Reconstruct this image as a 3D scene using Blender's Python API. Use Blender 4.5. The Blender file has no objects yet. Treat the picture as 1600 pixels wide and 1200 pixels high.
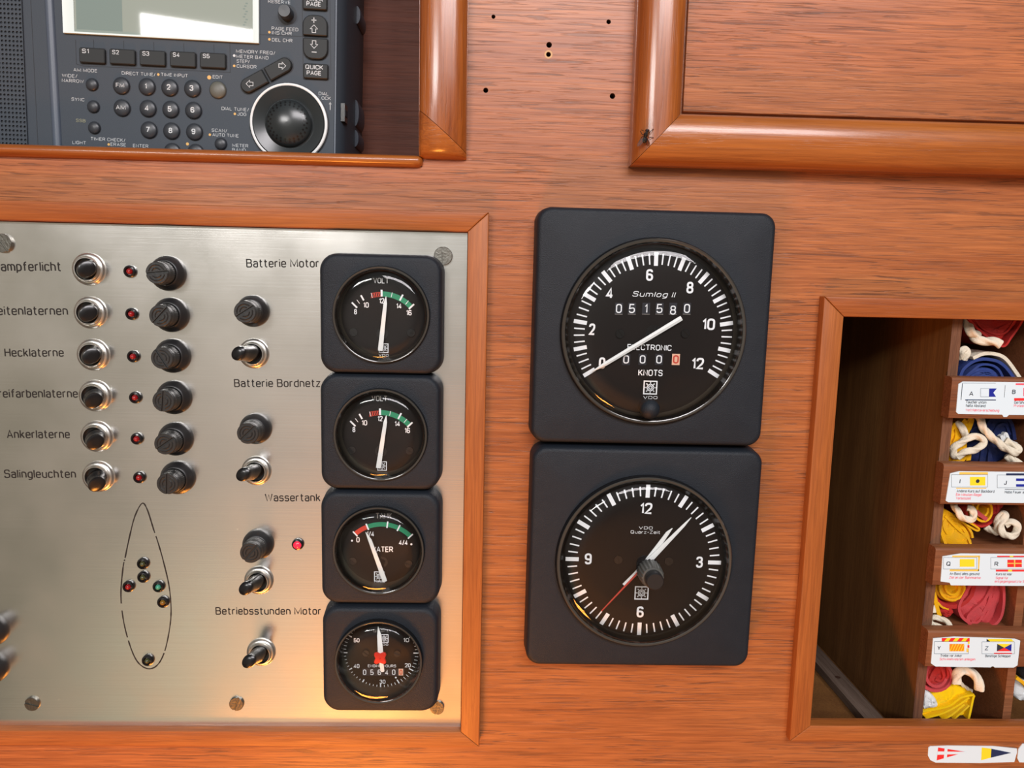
import bpy, math, random
from math import pi, sin, cos, tan, atan2, sqrt, radians
from mathutils import Matrix, Vector
C = bpy.context.scene.collection
SC = bpy.context.scene

# ------------------------------------------------------------------ camera
# The bulkhead is the plane y = 0; "height" h is the distance out of it towards the viewer.
D = 0.345                    # camera distance from the bulkhead
Z0 = 1.30                    # height of the camera over the cabin sole
FPX = 1150.0                 # focal length for a 1600 px wide frame
PITCH, YAW, ROLL = radians(-7.541), radians(-1.848), radians(1.294)
def rot_wall(p, y, r):
    return Matrix.Rotation(y, 3, 'Y') @ Matrix.Rotation(p, 3, 'X') @ Matrix.Rotation(r, 3, 'Z')
MW = rot_wall(PITCH, YAW, ROLL)                     # camera axes: x right, y up, z out of the bulkhead
W2B = Matrix(((1, 0, 0), (0, 0, -1), (0, 1, 0)))    # bulkhead axes to world axes
cam = bpy.data.cameras.new('camera')
cam.sensor_width = 36.0
cam.lens = 36.0 * FPX / 1600.0
cam.clip_start = 0.01
camo = bpy.data.objects.new('camera', cam)
C.objects.link(camo)
m4 = (W2B @ MW).to_4x4()
m4.translation = (0, -D, Z0)
camo.matrix_world = m4
SC.camera = camo
def ray(px, py):
    d = MW @ Vector((px - 800.0, 600.0 - py, -FPX))
    return d.x / -d.z, d.y / -d.z
def W(px, py, h=0.0):
    a, b = ray(px, py)
    return a * (D - h), b * (D - h)

# ------------------------------------------------------------------ view, world, lights
SC.view_settings.view_transform = 'Standard'
SC.view_settings.look = 'None'
SC.view_settings.gamma = 1.0
SC.view_settings.use_curve_mapping = False
SC.view_settings.exposure = -0.10

def build_world():
    w = bpy.data.worlds.new('cabin_fill_glow')
    SC.world = w
    w.use_nodes = True
    nt = w.node_tree
    nt.nodes.clear()
    out = nt.nodes.new('ShaderNodeOutputWorld')
    bg = nt.nodes.new('ShaderNodeBackground')
    nt.links.new(bg.outputs[0], out.inputs[0])
    tc = nt.nodes.new('ShaderNodeTexCoord')
    nrm = nt.nodes.new('ShaderNodeVectorMath'); nrm.operation = 'NORMALIZE'
    nt.links.new(tc.outputs['Generated'], nrm.inputs[0])
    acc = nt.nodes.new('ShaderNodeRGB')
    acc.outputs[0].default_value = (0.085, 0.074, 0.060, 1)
    cur = acc.outputs[0]
    # (bulkhead-space direction a,b ; half width in degrees ; colour): soft glows added to tint the metal's reflections and fill the light
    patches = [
        (0.05, 0.85, 44, (0.42, 0.45, 0.46)),      # broad cool fill added from above
        (-0.16, 0.16, 28, (0.22, 0.225, 0.195)),    # grey glow added for reflections in the panel's upper part
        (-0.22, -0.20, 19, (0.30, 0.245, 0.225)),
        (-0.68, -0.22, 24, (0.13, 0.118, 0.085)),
        (-0.03, -0.55, 20, (0.78, 0.26, 0.05)),   # orange glow added for reflections low on the panel's right
        (-0.37, -0.60, 14, (0.46, 0.44, 0.31)),    # cream glow added for reflections along the panel's lower edge
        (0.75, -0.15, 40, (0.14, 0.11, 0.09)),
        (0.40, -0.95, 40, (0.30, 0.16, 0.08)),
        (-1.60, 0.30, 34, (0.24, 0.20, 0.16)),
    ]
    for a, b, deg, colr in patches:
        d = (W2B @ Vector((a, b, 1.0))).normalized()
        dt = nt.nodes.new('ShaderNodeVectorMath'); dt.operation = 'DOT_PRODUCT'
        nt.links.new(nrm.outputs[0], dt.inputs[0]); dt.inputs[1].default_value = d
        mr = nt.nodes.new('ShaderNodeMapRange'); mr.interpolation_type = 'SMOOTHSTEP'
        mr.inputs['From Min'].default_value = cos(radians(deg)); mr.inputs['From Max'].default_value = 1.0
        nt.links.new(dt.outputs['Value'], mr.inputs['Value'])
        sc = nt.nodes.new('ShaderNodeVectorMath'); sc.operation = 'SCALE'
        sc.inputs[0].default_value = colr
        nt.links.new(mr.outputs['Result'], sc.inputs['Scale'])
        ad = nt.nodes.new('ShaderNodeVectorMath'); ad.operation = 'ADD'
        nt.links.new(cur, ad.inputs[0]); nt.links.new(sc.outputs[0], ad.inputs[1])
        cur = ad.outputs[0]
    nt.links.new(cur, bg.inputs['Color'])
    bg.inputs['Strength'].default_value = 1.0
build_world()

def area(name, a, b, dist, sx, sy, power, colr):
    l = bpy.data.lights.new(name, 'AREA')
    l.shape = 'RECTANGLE'; l.size = sx; l.size_y = sy
    l.energy = power; l.color = colr
    o = bpy.data.objects.new(name, l); C.objects.link(o)
    p = Vector((a * dist, -dist, Z0 + b * dist))
    o.location = p
    o.rotation_euler = (Vector((0, 0, Z0)) - p).to_track_quat('-Z', 'Y').to_euler()
    return o
area('cabin_window', -0.405, 0.335, 1.6, 0.42, 0.17, 8.5, (1.0, 0.97, 0.95))
area('hatch_daylight', 0.22, 0.58, 1.3, 1.00, 0.36, 20.5, (1.0, 0.95, 0.97))
area('cabin_lamp', -0.52, -2.05, 0.25, 0.14, 0.08, 2.1, (1.0, 0.33, 0.05))

# ------------------------------------------------------------------ materials
def lin(c):
    c /= 255.0
    return c / 12.92 if c <= 0.04045 else ((c + 0.055) / 1.055) ** 2.4
def rgb(r, g, b): return (lin(r), lin(g), lin(b), 1.0)
MATS = {}
def mat(name, colr, rough=0.5, metal=0.0, bump=None, emit=None, spec=None, coat=0.0, aniso=0.0, noise=None):
    m = bpy.data.materials.new(name); m.use_nodes = True
    nt = m.node_tree; p = nt.nodes['Principled BSDF']
    p.inputs['Base Color'].default_value = colr
    p.inputs['Roughness'].default_value = rough
    p.inputs['Metallic'].default_value = metal
    if spec is not None: p.inputs['Specular IOR Level'].default_value = spec
    if coat: p.inputs['Coat Weight'].default_value = coat; p.inputs['Coat Roughness'].default_value = 0.08
    if aniso: p.inputs['Anisotropic'].default_value = aniso
    if emit: p.inputs['Emission Color'].default_value = emit[0]; p.inputs['Emission Strength'].default_value = emit[1]
    tc = nt.nodes.new('ShaderNodeTexCoord')
    if noise:                       # soft blotches of dust and wear in the colour
        sc_, amt, c2 = noise
        n = nt.nodes.new('ShaderNodeTexNoise'); n.inputs['Scale'].default_value = sc_; n.inputs['Detail'].default_value = 4
        nt.links.new(tc.outputs['Object'], n.inputs['Vector'])
        r = nt.nodes.new('ShaderNodeMapRange'); r.inputs['From Min'].default_value = 0.42; r.inputs['From Max'].default_value = 0.75
        r.inputs['To Max'].default_value = amt
        nt.links.new(n.outputs['Fac'], r.inputs['Value'])
        mx = nt.nodes.new('ShaderNodeMix'); mx.data_type = 'RGBA'
        mx.inputs['A'].default_value = colr; mx.inputs['B'].default_value = c2
        nt.links.new(r.outputs['Result'], mx.inputs['Factor']); nt.links.new(mx.outputs['Result'], p.inputs['Base Color'])
    if bump:
        sc_, st = bump
        n = nt.nodes.new('ShaderNodeTexNoise'); n.inputs['Scale'].default_value = sc_; n.inputs['Detail'].default_value = 3
        nt.links.new(tc.outputs['Object'], n.inputs['Vector'])
        b = nt.nodes.new('ShaderNodeBump'); b.inputs['Strength'].default_value = st; b.inputs['Distance'].default_value = 0.0004
        nt.links.new(n.outputs['Fac'], b.inputs['Height']); nt.links.new(b.outputs[0], p.inputs['Normal'])
    MATS[name] = m
    return m

def wood(name, light, mid, dark, axis='x', rough=0.42, pores=1.0, seed=0.0, coat=0.0, pore_scale=1.0):
    m = bpy.data.materials.new(name); m.use_nodes = True
    nt = m.node_tree; p = nt.nodes['Principled BSDF']; N = nt.nodes.new; Lk = nt.links.new
    tc = N('ShaderNodeTexCoord')
    def mapped(sl, sc_, st):
        mp = N('ShaderNodeMapping')
        mp.inputs['Location'].default_value = (seed, seed * 1.7, seed * 0.3)
        mp.inputs['Scale'].default_value = (sl, sc_, st) if axis == 'x' else ((sc_, sl, st) if axis == 'y' else (sc_, st, sl))
        Lk(tc.outputs['Object'], mp.inputs['Vector'])
        return mp.outputs[0]
    def noise(vec, detail, distort=0.0, roughn=0.5):
        n = N('ShaderNodeTexNoise'); n.inputs['Scale'].default_value = 1.0; n.inputs['Detail'].default_value = detail
        n.inputs['Distortion'].default_value = distort; n.inputs['Roughness'].default_value = roughn
        Lk(vec, n.inputs['Vector']); return n.outputs['Fac']
    def rng(v, a, b, c=0.0, d=1.0):
        r = N('ShaderNodeMapRange'); r.inputs['From Min'].default_value = a; r.inputs['From Max'].default_value = b
        r.inputs['To Min'].default_value = c; r.inputs['To Max'].default_value = d
        Lk(v, r.inputs['Value']); return r.outputs['Result']
    def mix(f, a, b):
        x = N('ShaderNodeMix'); x.data_type = 'RGBA'
        Lk(f, x.inputs['Factor'])
        for k, v in (('A', a), ('B', b)):
            if isinstance(v, tuple): x.inputs[k].default_value = v
            else: Lk(v, x.inputs[k])
        return x.outputs['Result']
    tone = rng(noise(mapped(5, 45, 45), 4, 0.6), 0.32, 0.68)
    fibre = rng(noise(mapped(40, 900, 900), 5, 0.2), 0.3, 0.72)
    c1 = mix(tone, light, mid)
    x = N('ShaderNodeMix'); x.data_type = 'RGBA'; x.blend_type = 'MULTIPLY'; x.inputs['Factor'].default_value = 0.55
    Lk(c1, x.inputs['A'])
    g = mix(fibre, (0.72, 0.66, 0.6, 1), (1.12, 1.1, 1.08, 1)); Lk(g, x.inputs['B'])
    c2 = x.outputs['Result']
    pf = noise(mapped(30 * pore_scale, 820 * pore_scale, 820 * pore_scale), 3.0, 1.2, 0.55)
    pm = rng(pf, 0.555, 0.625)
    dens = rng(noise(mapped(9, 30, 30), 2, 0.3), 0.3, 0.62, 0.25, 1.0)
    ml = N('ShaderNodeMath'); ml.operation = 'MULTIPLY'; Lk(pm, ml.inputs[0]); Lk(dens, ml.inputs[1])
    ml2 = N('ShaderNodeMath'); ml2.operation = 'MULTIPLY'; Lk(ml.outputs[0], ml2.inputs[0]); ml2.inputs[1].default_value = 0.66 * pores
    lines = rng(noise(mapped(18 * pore_scale, 640 * pore_scale, 640 * pore_scale), 5, 1.5, 0.65), 0.38, 0.60)
    y = N('ShaderNodeMix'); y.data_type = 'RGBA'; y.blend_type = 'MULTIPLY'; y.inputs['Factor'].default_value = 0.6 * min(1, pores + 0.2)
    Lk(c2, y.inputs['A']); Lk(mix(lines, (0.58, 0.48, 0.42, 1), (1.14, 1.14, 1.14, 1)), y.inputs['B']); c2 = y.outputs['Result']
    c3 = mix(ml2.outputs[0], c2, dark)
    Lk(c3, p.inputs['Base Color'])
    p.inputs['Roughness'].default_value = rough
    p.inputs['Specular IOR Level'].default_value = 0.4
    if coat: p.inputs['Coat Weight'].default_value = coat; p.inputs['Coat Roughness'].default_value = 0.16 if coat > 0.5 else 0.30
    b = N('ShaderNodeBump'); b.inputs['Strength'].default_value = 0.5; b.inputs['Distance'].default_value = 0.0003; b.invert = True
    ad = N('ShaderNodeMath'); ad.operation = 'MULTIPLY_ADD'; Lk(fibre, ad.inputs[0]); ad.inputs[1].default_value = -0.25; Lk(ml2.outputs[0], ad.inputs[2])
    Lk(ad.outputs[0], b.inputs['Height']); Lk(b.outputs[0], p.inputs['Normal'])
    MATS[name] = m
    return m

T_L, T_M, T_D = (0.44, 0.152, 0.044, 1), (0.34, 0.102, 0.026, 1), (0.075, 0.026, 0.012, 1)
wood_wall = wood('teak_veneer', T_L, T_M, T_D, 'x', 0.42, 1.0, 0.0, 0.35)
wood_door = wood('teak_veneer_panel', (0.48, 0.165, 0.055, 1), (0.37, 0.115, 0.034, 1), T_D, 'x', 0.42, 1.15, 3.3, 0.35)
V_L, V_M, V_D = (0.44, 0.142, 0.026, 1), (0.27, 0.068, 0.010, 1), (0.16, 0.045, 0.015, 1)
wood_mx = wood('varnished_teak_level', V_L, V_M, V_D, 'x', 0.30, 0.45, 1.1, 0.6)
wood_my = wood('varnished_teak_upright', V_L, V_M, V_D, 'y', 0.30, 0.45, 2.2, 0.6)
wood_fx = wood('teak_frame_level', (0.43, 0.142, 0.032, 1), (0.32, 0.088, 0.018, 1), V_D, 'x', 0.45, 0.4, 4.4)
wood_fy = wood('teak_frame_upright', (0.43, 0.142, 0.032, 1), (0.32, 0.088, 0.018, 1), V_D, 'y', 0.45, 0.4, 5.5)
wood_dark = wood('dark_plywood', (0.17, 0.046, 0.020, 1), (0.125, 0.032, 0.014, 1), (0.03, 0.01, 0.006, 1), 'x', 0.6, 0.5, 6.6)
wood_cup = wood('locker_plywood', (0.22, 0.102, 0.030, 1), (0.14, 0.060, 0.018, 1), (0.07, 0.028, 0.012, 1), 'y', 0.6, 0.35, 7.7)
wood_rack = wood('rack_teak', (0.27, 0.105, 0.045, 1), (0.20, 0.072, 0.03, 1), (0.07, 0.025, 0.012, 1), 'x', 0.5, 0.5, 8.8)
wood_edge = wood('plywood_edge', (0.19, 0.085, 0.042, 1), (0.11, 0.045, 0.024, 1), (0.05, 0.02, 0.014, 1), 'y', 0.75, 0.9, 9.9, 0.0, 2.0)
wood_batten = wood('grey_batten', (0.20, 0.15, 0.12, 1), (0.13, 0.09, 0.07, 1), (0.05, 0.03, 0.02, 1), 'z', 0.7, 0.6, 1.9)

bezel_m = mat('black_moulded_plastic', (0.0105, 0.0145, 0.0210, 1), 0.5, bump=(2600, 0.5), noise=(90, 0.2, (0.022, 0.027, 0.034, 1)), spec=0.3)
gloss_black = mat('glossy_black_plastic', (0.008, 0.008, 0.009, 1), 0.18)
edge_m = mat('clear_acrylic_edge', (0.045, 0.042, 0.036, 1), 0.10, coat=0.5)
dial_m = mat('dial_black', (0.008, 0.0055, 0.005, 1), 0.5, spec=0.15)
well_m = mat('dial_well', (0.050, 0.042, 0.032, 1), 0.22)
white_m = mat('white_print', (0.90, 0.93, 0.95, 1), 0.5)
needle_m = mat('needle_white', (0.92, 0.95, 0.93, 1), 0.45)
red_m = mat('red_print', rgb(205, 62, 42), 0.5)
green_m = mat('green_print', rgb(32, 140, 98), 0.5)
redhub_m = mat('red_plastic', rgb(235, 40, 28), 0.4)
peach_m = mat('odometer_tenth', rgb(240, 190, 160), 0.5)
orange_m = mat('orange_print', rgb(225, 80, 40), 0.5)
digit_m = mat('counter_wheel', (0.012, 0.014, 0.022, 1), 0.4)
chrome_m = mat('worn_chrome', (0.78, 0.77, 0.74, 1), 0.30, 1.0, bump=(700, 0.12), noise=(300, 0.4, (0.45, 0.43, 0.36, 1)))
screw_m = mat('dull_screw_metal', (0.17, 0.165, 0.145, 1), 0.42, 1.0, bump=(900, 0.4))
lever_m = mat('lever_black', (0.006, 0.006, 0.007, 1), 0.22)
fuse_m = mat('fuse_bakelite', (0.014, 0.014, 0.015, 1), 0.38)
fusecap_m = mat('fuse_cap_grey', (0.020, 0.021, 0.021, 1), 0.42, bump=(1500, 0.2))
ledred = mat('lamp_lens_red', (0.22, 0.012, 0.014, 1), 0.15, emit=((0.6, 0.01, 0.02, 1), 0.12))
ledlit = mat('lamp_lens_red_lit', (0.8, 0.02, 0.05, 1), 0.2, emit=((1.0, 0.02, 0.06, 1), 0.75))
ledgreen = mat('lamp_lens_green', rgb(70, 150, 125), 0.2)
ledamber = mat('lamp_lens_amber', rgb(130, 95, 35), 0.2)
ledclear = mat('lamp_lens_clear', rgb(70, 72, 45), 0.2)
ink_m = mat('engraved_ink', (0.022, 0.021, 0.020, 1), 0.7, spec=0.2)
radio_m = mat('radio_slate_plastic', rgb(59, 67, 76), 0.5, spec=0.3, bump=(3000, 0.12))
radio_d = mat('radio_side_plastic', rgb(52, 60, 70), 0.45)
rsil_m = mat('radio_silver_edge', rgb(78, 88, 102), 0.38)
rbez_m = mat('radio_display_bezel', rgb(215, 228, 226), 0.3)
rbtn_m = mat('radio_button_rubber', rgb(38, 41, 42), 0.5, spec=0.3)
rkey_m = mat('radio_round_key', rgb(46, 50, 56), 0.36)
redit_m = mat('radio_olive_key', rgb(92, 92, 84), 0.4)
rprint_m = mat('radio_print', rgb(200, 205, 208), 0.5)
rorange_m = mat('radio_orange_dot', rgb(215, 170, 95), 0.5)
rgroove_m = mat('radio_seam', rgb(35, 40, 47), 0.6)
rring_m = mat('radio_white_ring', rgb(235, 238, 238), 0.3)
rdial_m = mat('radio_dial', rgb(36, 41, 43), 0.22)
lcd_m = mat('lcd_glass', rgb(146, 158, 150), 0.03, spec=0.6)
lcd_d = mat('lcd_dark_segment', rgb(122, 140, 136), 0.03, spec=0.6)
paper_m = mat('label_paper', (0.67, 0.81, 0.90, 1), 0.45)
pblack = mat('label_black', rgb(42, 46, 58), 0.5)
pred = mat('label_red', rgb(228, 42, 42), 0.5)
ppink = mat('label_red_text', rgb(238, 85, 105), 0.5)
pyel = mat('label_yellow', rgb(240, 218, 40), 0.5)
pgold = mat('label_gold', rgb(232, 196, 90), 0.5)
pblue = mat('label_blue', rgb(14, 32, 150), 0.5)
pnavy = mat('label_navy', rgb(26, 42, 82), 0.5)
porange = mat('label_orange', rgb(232, 140, 20), 0.5)
def cloth(name, c):
    return mat(name, c, 0.85, bump=(1800, 0.5), spec=0.15, noise=(160, 0.35, tuple(min(1, v * 0.6 + 0.05) for v in c[:3]) + (1,)))
c_red = cloth('flag_red', rgb(178, 46, 42)); c_pink = cloth('flag_faded_red', rgb(196, 72, 76))
c_yel = cloth('flag_yellow', rgb(236, 176, 20)); c_lem = cloth('flag_lemon', rgb(244, 200, 14))
c_blue = cloth('flag_blue', rgb(48, 66, 128)); c_navy = cloth('flag_navy', rgb(24, 34, 74))
c_white = cloth('flag_white', rgb(222, 226, 228)); c_rope = mat('cotton_cord', rgb(226, 216, 196), 0.9, bump=(1400, 0.8), spec=0.1)
c_black = cloth('flag_black', rgb(24, 24, 28))
fly_m = mat('fly_body', (0.012, 0.011, 0.011, 1), 0.35); flyg_m = mat('fly_abdomen', (0.07, 0.065, 0.045, 1), 0.4)

def glass_mat(name, tint=(1, 1, 1, 1), ior=1.35, rough=0.06):
    m = bpy.data.materials.new(name); m.use_nodes = True
    nt = m.node_tree; nt.nodes.clear(); N = nt.nodes.new
    o = N('ShaderNodeOutputMaterial'); mx = N('ShaderNodeMixShader'); t = N('ShaderNodeBsdfTransparent'); g = N('ShaderNodeBsdfGlossy'); f = N('ShaderNodeFresnel')
    t.inputs[0].default_value = tint; g.inputs['Roughness'].default_value = rough; f.inputs['IOR'].default_value = ior
    nt.links.new(f.outputs[0], mx.inputs[0]); nt.links.new(t.outputs[0], mx.inputs[1]); nt.links.new(g.outputs[0], mx.inputs[2]); nt.links.new(mx.outputs[0], o.inputs[0])
    MATS[name] = m; return m
glass_m = glass_mat('gauge_glass', (1, 1, 1, 1), 1.5)
rimglass_m = glass_mat('gauge_glass_rim', (0.55, 0.52, 0.48, 1), 1.7, 0.05)
wing_m = glass_mat('fly_wing', (0.72, 0.62, 0.55, 1), 1.3, 0.3)

def brushed():
    m = bpy.data.materials.new('brushed_aluminium'); m.use_nodes = True
    nt = m.node_tree; p = nt.nodes['Principled BSDF']; N = nt.nodes.new; Lk = nt.links.new
    p.inputs['Metallic'].default_value = 1.0
    tc = N('ShaderNodeTexCoord')
    mp = N('ShaderNodeMapping'); mp.inputs['Scale'].default_value = (12, 2600, 1); Lk(tc.outputs['Object'], mp.inputs['Vector'])
    n = N('ShaderNodeTexNoise'); n.inputs['Scale'].default_value = 1; n.inputs['Detail'].default_value = 4; Lk(mp.outputs[0], n.inputs['Vector'])
    n2 = N('ShaderNodeTexNoise'); n2.inputs['Scale'].default_value = 28; n2.inputs['Detail'].default_value = 5; Lk(tc.outputs['Object'], n2.inputs['Vector'])
    r = N('ShaderNodeMapRange'); r.inputs['From Min'].default_value = 0.3; r.inputs['From Max'].default_value = 0.7; r.inputs['To Min'].default_value = 0.19; r.inputs['To Max'].default_value = 0.27
    Lk(n2.outputs['Fac'], r.inputs['Value']); Lk(r.outputs['Result'], p.inputs['Roughness'])
    mx = N('ShaderNodeMix'); mx.data_type = 'RGBA'; mx.inputs['A'].default_value = (0.80, 0.78, 0.74, 1); mx.inputs['B'].default_value = (0.88, 0.87, 0.84, 1)
    Lk(n.outputs['Fac'], mx.inputs['Factor'])
    # specks and scuffs
    v = N('ShaderNodeTexVoronoi'); v.inputs['Scale'].default_value = 120; v.inputs['Randomness'].default_value = 1; Lk(tc.outputs['Object'], v.inputs['Vector'])
    r3 = N('ShaderNodeMapRange'); r3.inputs['From Min'].default_value = 0.07; r3.inputs['From Max'].default_value = 0.03; Lk(v.outputs['Distance'], r3.inputs['Value'])
    r4 = N('ShaderNodeMapRange'); r4.inputs['From Min'].default_value = 0.56; r4.inputs['From Max'].default_value = 0.62; Lk(n2.outputs['Fac'], r4.inputs['Value'])
    mu = N('ShaderNodeMath'); mu.operation = 'MULTIPLY'; Lk(r3.outputs[0], mu.inputs[0]); Lk(r4.outputs[0], mu.inputs[1])
    mx2 = N('ShaderNodeMix'); mx2.data_type = 'RGBA'; Lk(mu.outputs[0], mx2.inputs['Factor']); Lk(mx.outputs['Result'], mx2.inputs['A']); mx2.inputs['B'].default_value = (0.97, 0.96, 0.9, 1)
    Lk(mx2.outputs['Result'], p.inputs['Base Color'])
    b = N('ShaderNodeBump'); b.inputs['Strength'].default_value = 0.10; b.inputs['Distance'].default_value = 0.0002; Lk(n.outputs['Fac'], b.inputs['Height']); Lk(b.outputs[0], p.inputs['Normal'])
    return m
alu_m = brushed()

# ------------------------------------------------------------------ mesh building
# a monoline sans drawn as strokes: "x,y x,y ..." ; "!" keeps a corner sharp ; "c" closes the stroke
_G = {
'A': '0,0 .32,1! .64,0|.1,.3 .54,.3', 'B': '0,0! 0,1! .56,1 .56,.53 0,.53!|0,.53! .6,.53 .6,0 0,0!', 'C': '.58,.75 .58,1 0,1 0,0 .58,0 .58,.25',
'D': '0,0! 0,1! .6,1 .6,0 c', 'E': '.52,1 0,1! 0,0! .52,0|0,.52 .46,.52', 'F': '.52,1 0,1! 0,0|0,.5 .46,.5', 'G': '.58,.76 .58,1 0,1 0,0 .6,0 .6,.47! .32,.47',
'H': '0,0 0,1|.6,0 .6,1|0,.52 .6,.52', 'I': '0,0 0,1', 'J': '0,.25 0,0 .42,0 .42,1', 'K': '0,0 0,1|.56,1 0,.36|.2,.58 .6,0', 'L': '0,1 0,0! .5,0',
'M': '0,0 0,1! .42,.12! .84,1! .84,0', 'N': '0,0 0,1! .6,0! .6,1', 'O': '0,0 0,1 .62,1 .62,0 c', 'P': '0,0 0,1! .58,1 .58,.45 0,.45!', 'Q': '0,0 0,1 .62,1 .62,0 c|.36,.26 .68,-.06',
'R': '0,0 0,1! .58,1 .58,.46 0,.46!|.3,.46 .62,0', 'S': '.56,.78 .56,1 0,1 0,.53 .58,.53 .58,0 0,0 0,.22', 'T': '0,1 .6,1|.3,1 .3,0', 'U': '0,1 0,0 .6,0 .6,1',
'V': '0,1 .32,0! .64,1', 'W': '0,1 .22,0! .44,.9! .66,0! .88,1', 'X': '0,0 .6,1|0,1 .6,0', 'Y': '0,1 .31,.45! .62,1|.31,.45 .31,0', 'Z': '0,1 .58,1! 0,0! .6,0',
'a': '0,.58 0,.72 .46,.72 .46,0|.46,.42! 0,.42 0,0 .46,0!', 'b': '0,1 0,0|0,.72! .48,.72 .48,0 0,0!', 'c': '.44,.58 .44,.72 0,.72 0,0 .44,0 .44,.14', 'd': '.48,1 .48,0|.48,.72! 0,.72 0,0 .48,0!',
'e': '0,.37! .48,.37! .48,.72 0,.72 0,0 .46,0 .46,.13', 'f': '.36,1 .14,1 .14,0|0,.7 .33,.7', 'g': '.48,.72! 0,.72 0,0 .48,0!|.48,.72 .48,-.26 .03,-.26', 'h': '0,0 0,1|0,.72! .47,.72 .47,0',
'i': '0,0 0,.72|0,.9 0,1', 'j': '.1,.72 .1,-.24 -.05,-.24|.1,.9 .1,1', 'k': '0,0 0,1|.42,.72 0,.26|.16,.42 .46,0', 'l': '0,1 0,0', 'm': '0,0 0,.72|0,.72! .38,.72 .38,0|.38,.72! .76,.72 .76,0',
'n': '0,0 0,.72|0,.72! .47,.72 .47,0', 'o': '0,0 0,.72 .48,.72 .48,0 c', 'p': '0,-.26 0,.72|0,.72! .48,.72 .48,0 0,0!', 'q': '.48,-.26 .48,.72|.48,.72! 0,.72 0,0 .48,0!', 'r': '0,0 0,.72|0,.55 .02,.72 .3,.72',
's': '.42,.6 .42,.72 0,.72 0,.38 .44,.38 .44,0 0,0 0,.12', 't': '.12,.98 .12,0 .34,0|0,.72 .32,.72', 'u': '0,.72 0,0 .47,0|.47,.72 .47,0', 'v': '0,.72 .25,0! .5,.72', 'w': '0,.72 .18,0! .36,.66! .54,0! .72,.72',
'x': '0,0 .46,.72|0,.72 .46,0', 'y': '0,.72 .25,0|.5,.72 .16,-.26', 'z': '0,.72 .44,.72! 0,0! .46,0',
'0': '0,0 0,1 .54,1 .54,0 c', '1': '0,.74 .2,1! .2,0', '2': '0,.74 0,1 .54,1 .54,.58 0,0! .56,0', '3': '0,.78 0,1 .52,1 .52,.53 .18,.53|.18,.53 .55,.53 .55,0 0,0 0,.22', '4': '.4,0 .4,1! 0,.24! .56,.24',
'5': '.5,1 .04,1! 0,.48! .54,.62 .54,0 0,0 0,.2', '6': '.5,.8 .5,1 0,1 0,0 .54,0 .54,.56 0,.56', '7': '0,1 .54,1! .18,0', '8': '.03,.53 .03,1 .51,1 .51,.53 c|0,.53 0,0 .54,0 .54,.53 c', '9': '.04,.2 .04,0 .54,0 .54,1 0,1 0,.44 .54,.44',
'/': '0,-.05 .34,1.02', '-': '0,.42 .3,.42', '+': '0,.45 .5,.45|.25,.2 .25,.7', '.': '0,0 0,.06', ' ': '',
}
for k_, b_ in (('ä', 'a'), ('ö', 'o'), ('ü', 'u')): _G[k_] = _G[b_] + '|.12,.88 .12,.98|.36,.88 .36,.98'
_gl = {}
def glyph(ch):
    if ch in _gl: return _gl[ch]
    strokes = []; w = 0.0
    for st in _G.get(ch, '').split('|'):
        if not st: continue
        tk = st.split(); closed = tk[-1] == 'c'; tk = tk[:-1] if closed else tk
        P = []
        for t in tk:
            sharp = t.endswith('!'); a, b = t.rstrip('!').split(','); P.append((float(a), float(b), sharp)); w = max(w, float(a))
        n = len(P); out = []
        for i, (x, y, sharp) in enumerate(P):
            if sharp or (not closed and i in (0, n - 1)): out.append((x, y)); continue
            p, q = P[i - 1], P[(i + 1) % n]
            la, lb_ = sqrt((p[0] - x) ** 2 + (p[1] - y) ** 2), sqrt((q[0] - x) ** 2 + (q[1] - y) ** 2)
            ka = 0.5 if not ((not closed and i == 1) or p[2]) else 0.9; kb = 0.5 if not ((not closed and i == n - 2) or q[2]) else 0.9
            ra, rb = min(0.3, la * ka), min(0.3, lb_ * kb); r = min(ra, rb) if min(ra, rb) > 0.16 else None
            if r: ra = rb = r
            ax, ay = x + (p[0] - x) / la * ra, y + (p[1] - y) / la * ra; bx, by = x + (q[0] - x) / lb_ * rb, y + (q[1] - y) / lb_ * rb
            for j in range(6):
                u = j / 5; c1, c2, c3 = (1 - u) ** 2, 2 * u * (1 - u), u * u
                # pull towards the corner a little for a round rather than flat bend
                out.append((c1 * ax + c2 * x + c3 * bx, c1 * ay + c2 * y + c3 * by))
        if closed: out.append(out[0])
        strokes.append((out, closed))
    _gl[ch] = (strokes, w if ch != ' ' else 0.28); return _gl[ch]

def rr_pt(th, hw, hh, r):
    c, s = cos(th), sin(th)
    t = min(hw / abs(c) if abs(c) > 1e-9 else 1e9, hh / abs(s) if abs(s) > 1e-9 else 1e9)
    x, y = c * t, s * t
    ax, ay = abs(x), abs(y)
    if r > 0 and ax > hw - r and ay > hh - r:
        ux, uy = hw - r, hh - r
        b = abs(c) * ux + abs(s) * uy
        q = b * b - (ux * ux + uy * uy - r * r)
        t = b + sqrt(max(q, 0)); x, y = c * t, s * t
    return x, y

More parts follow.
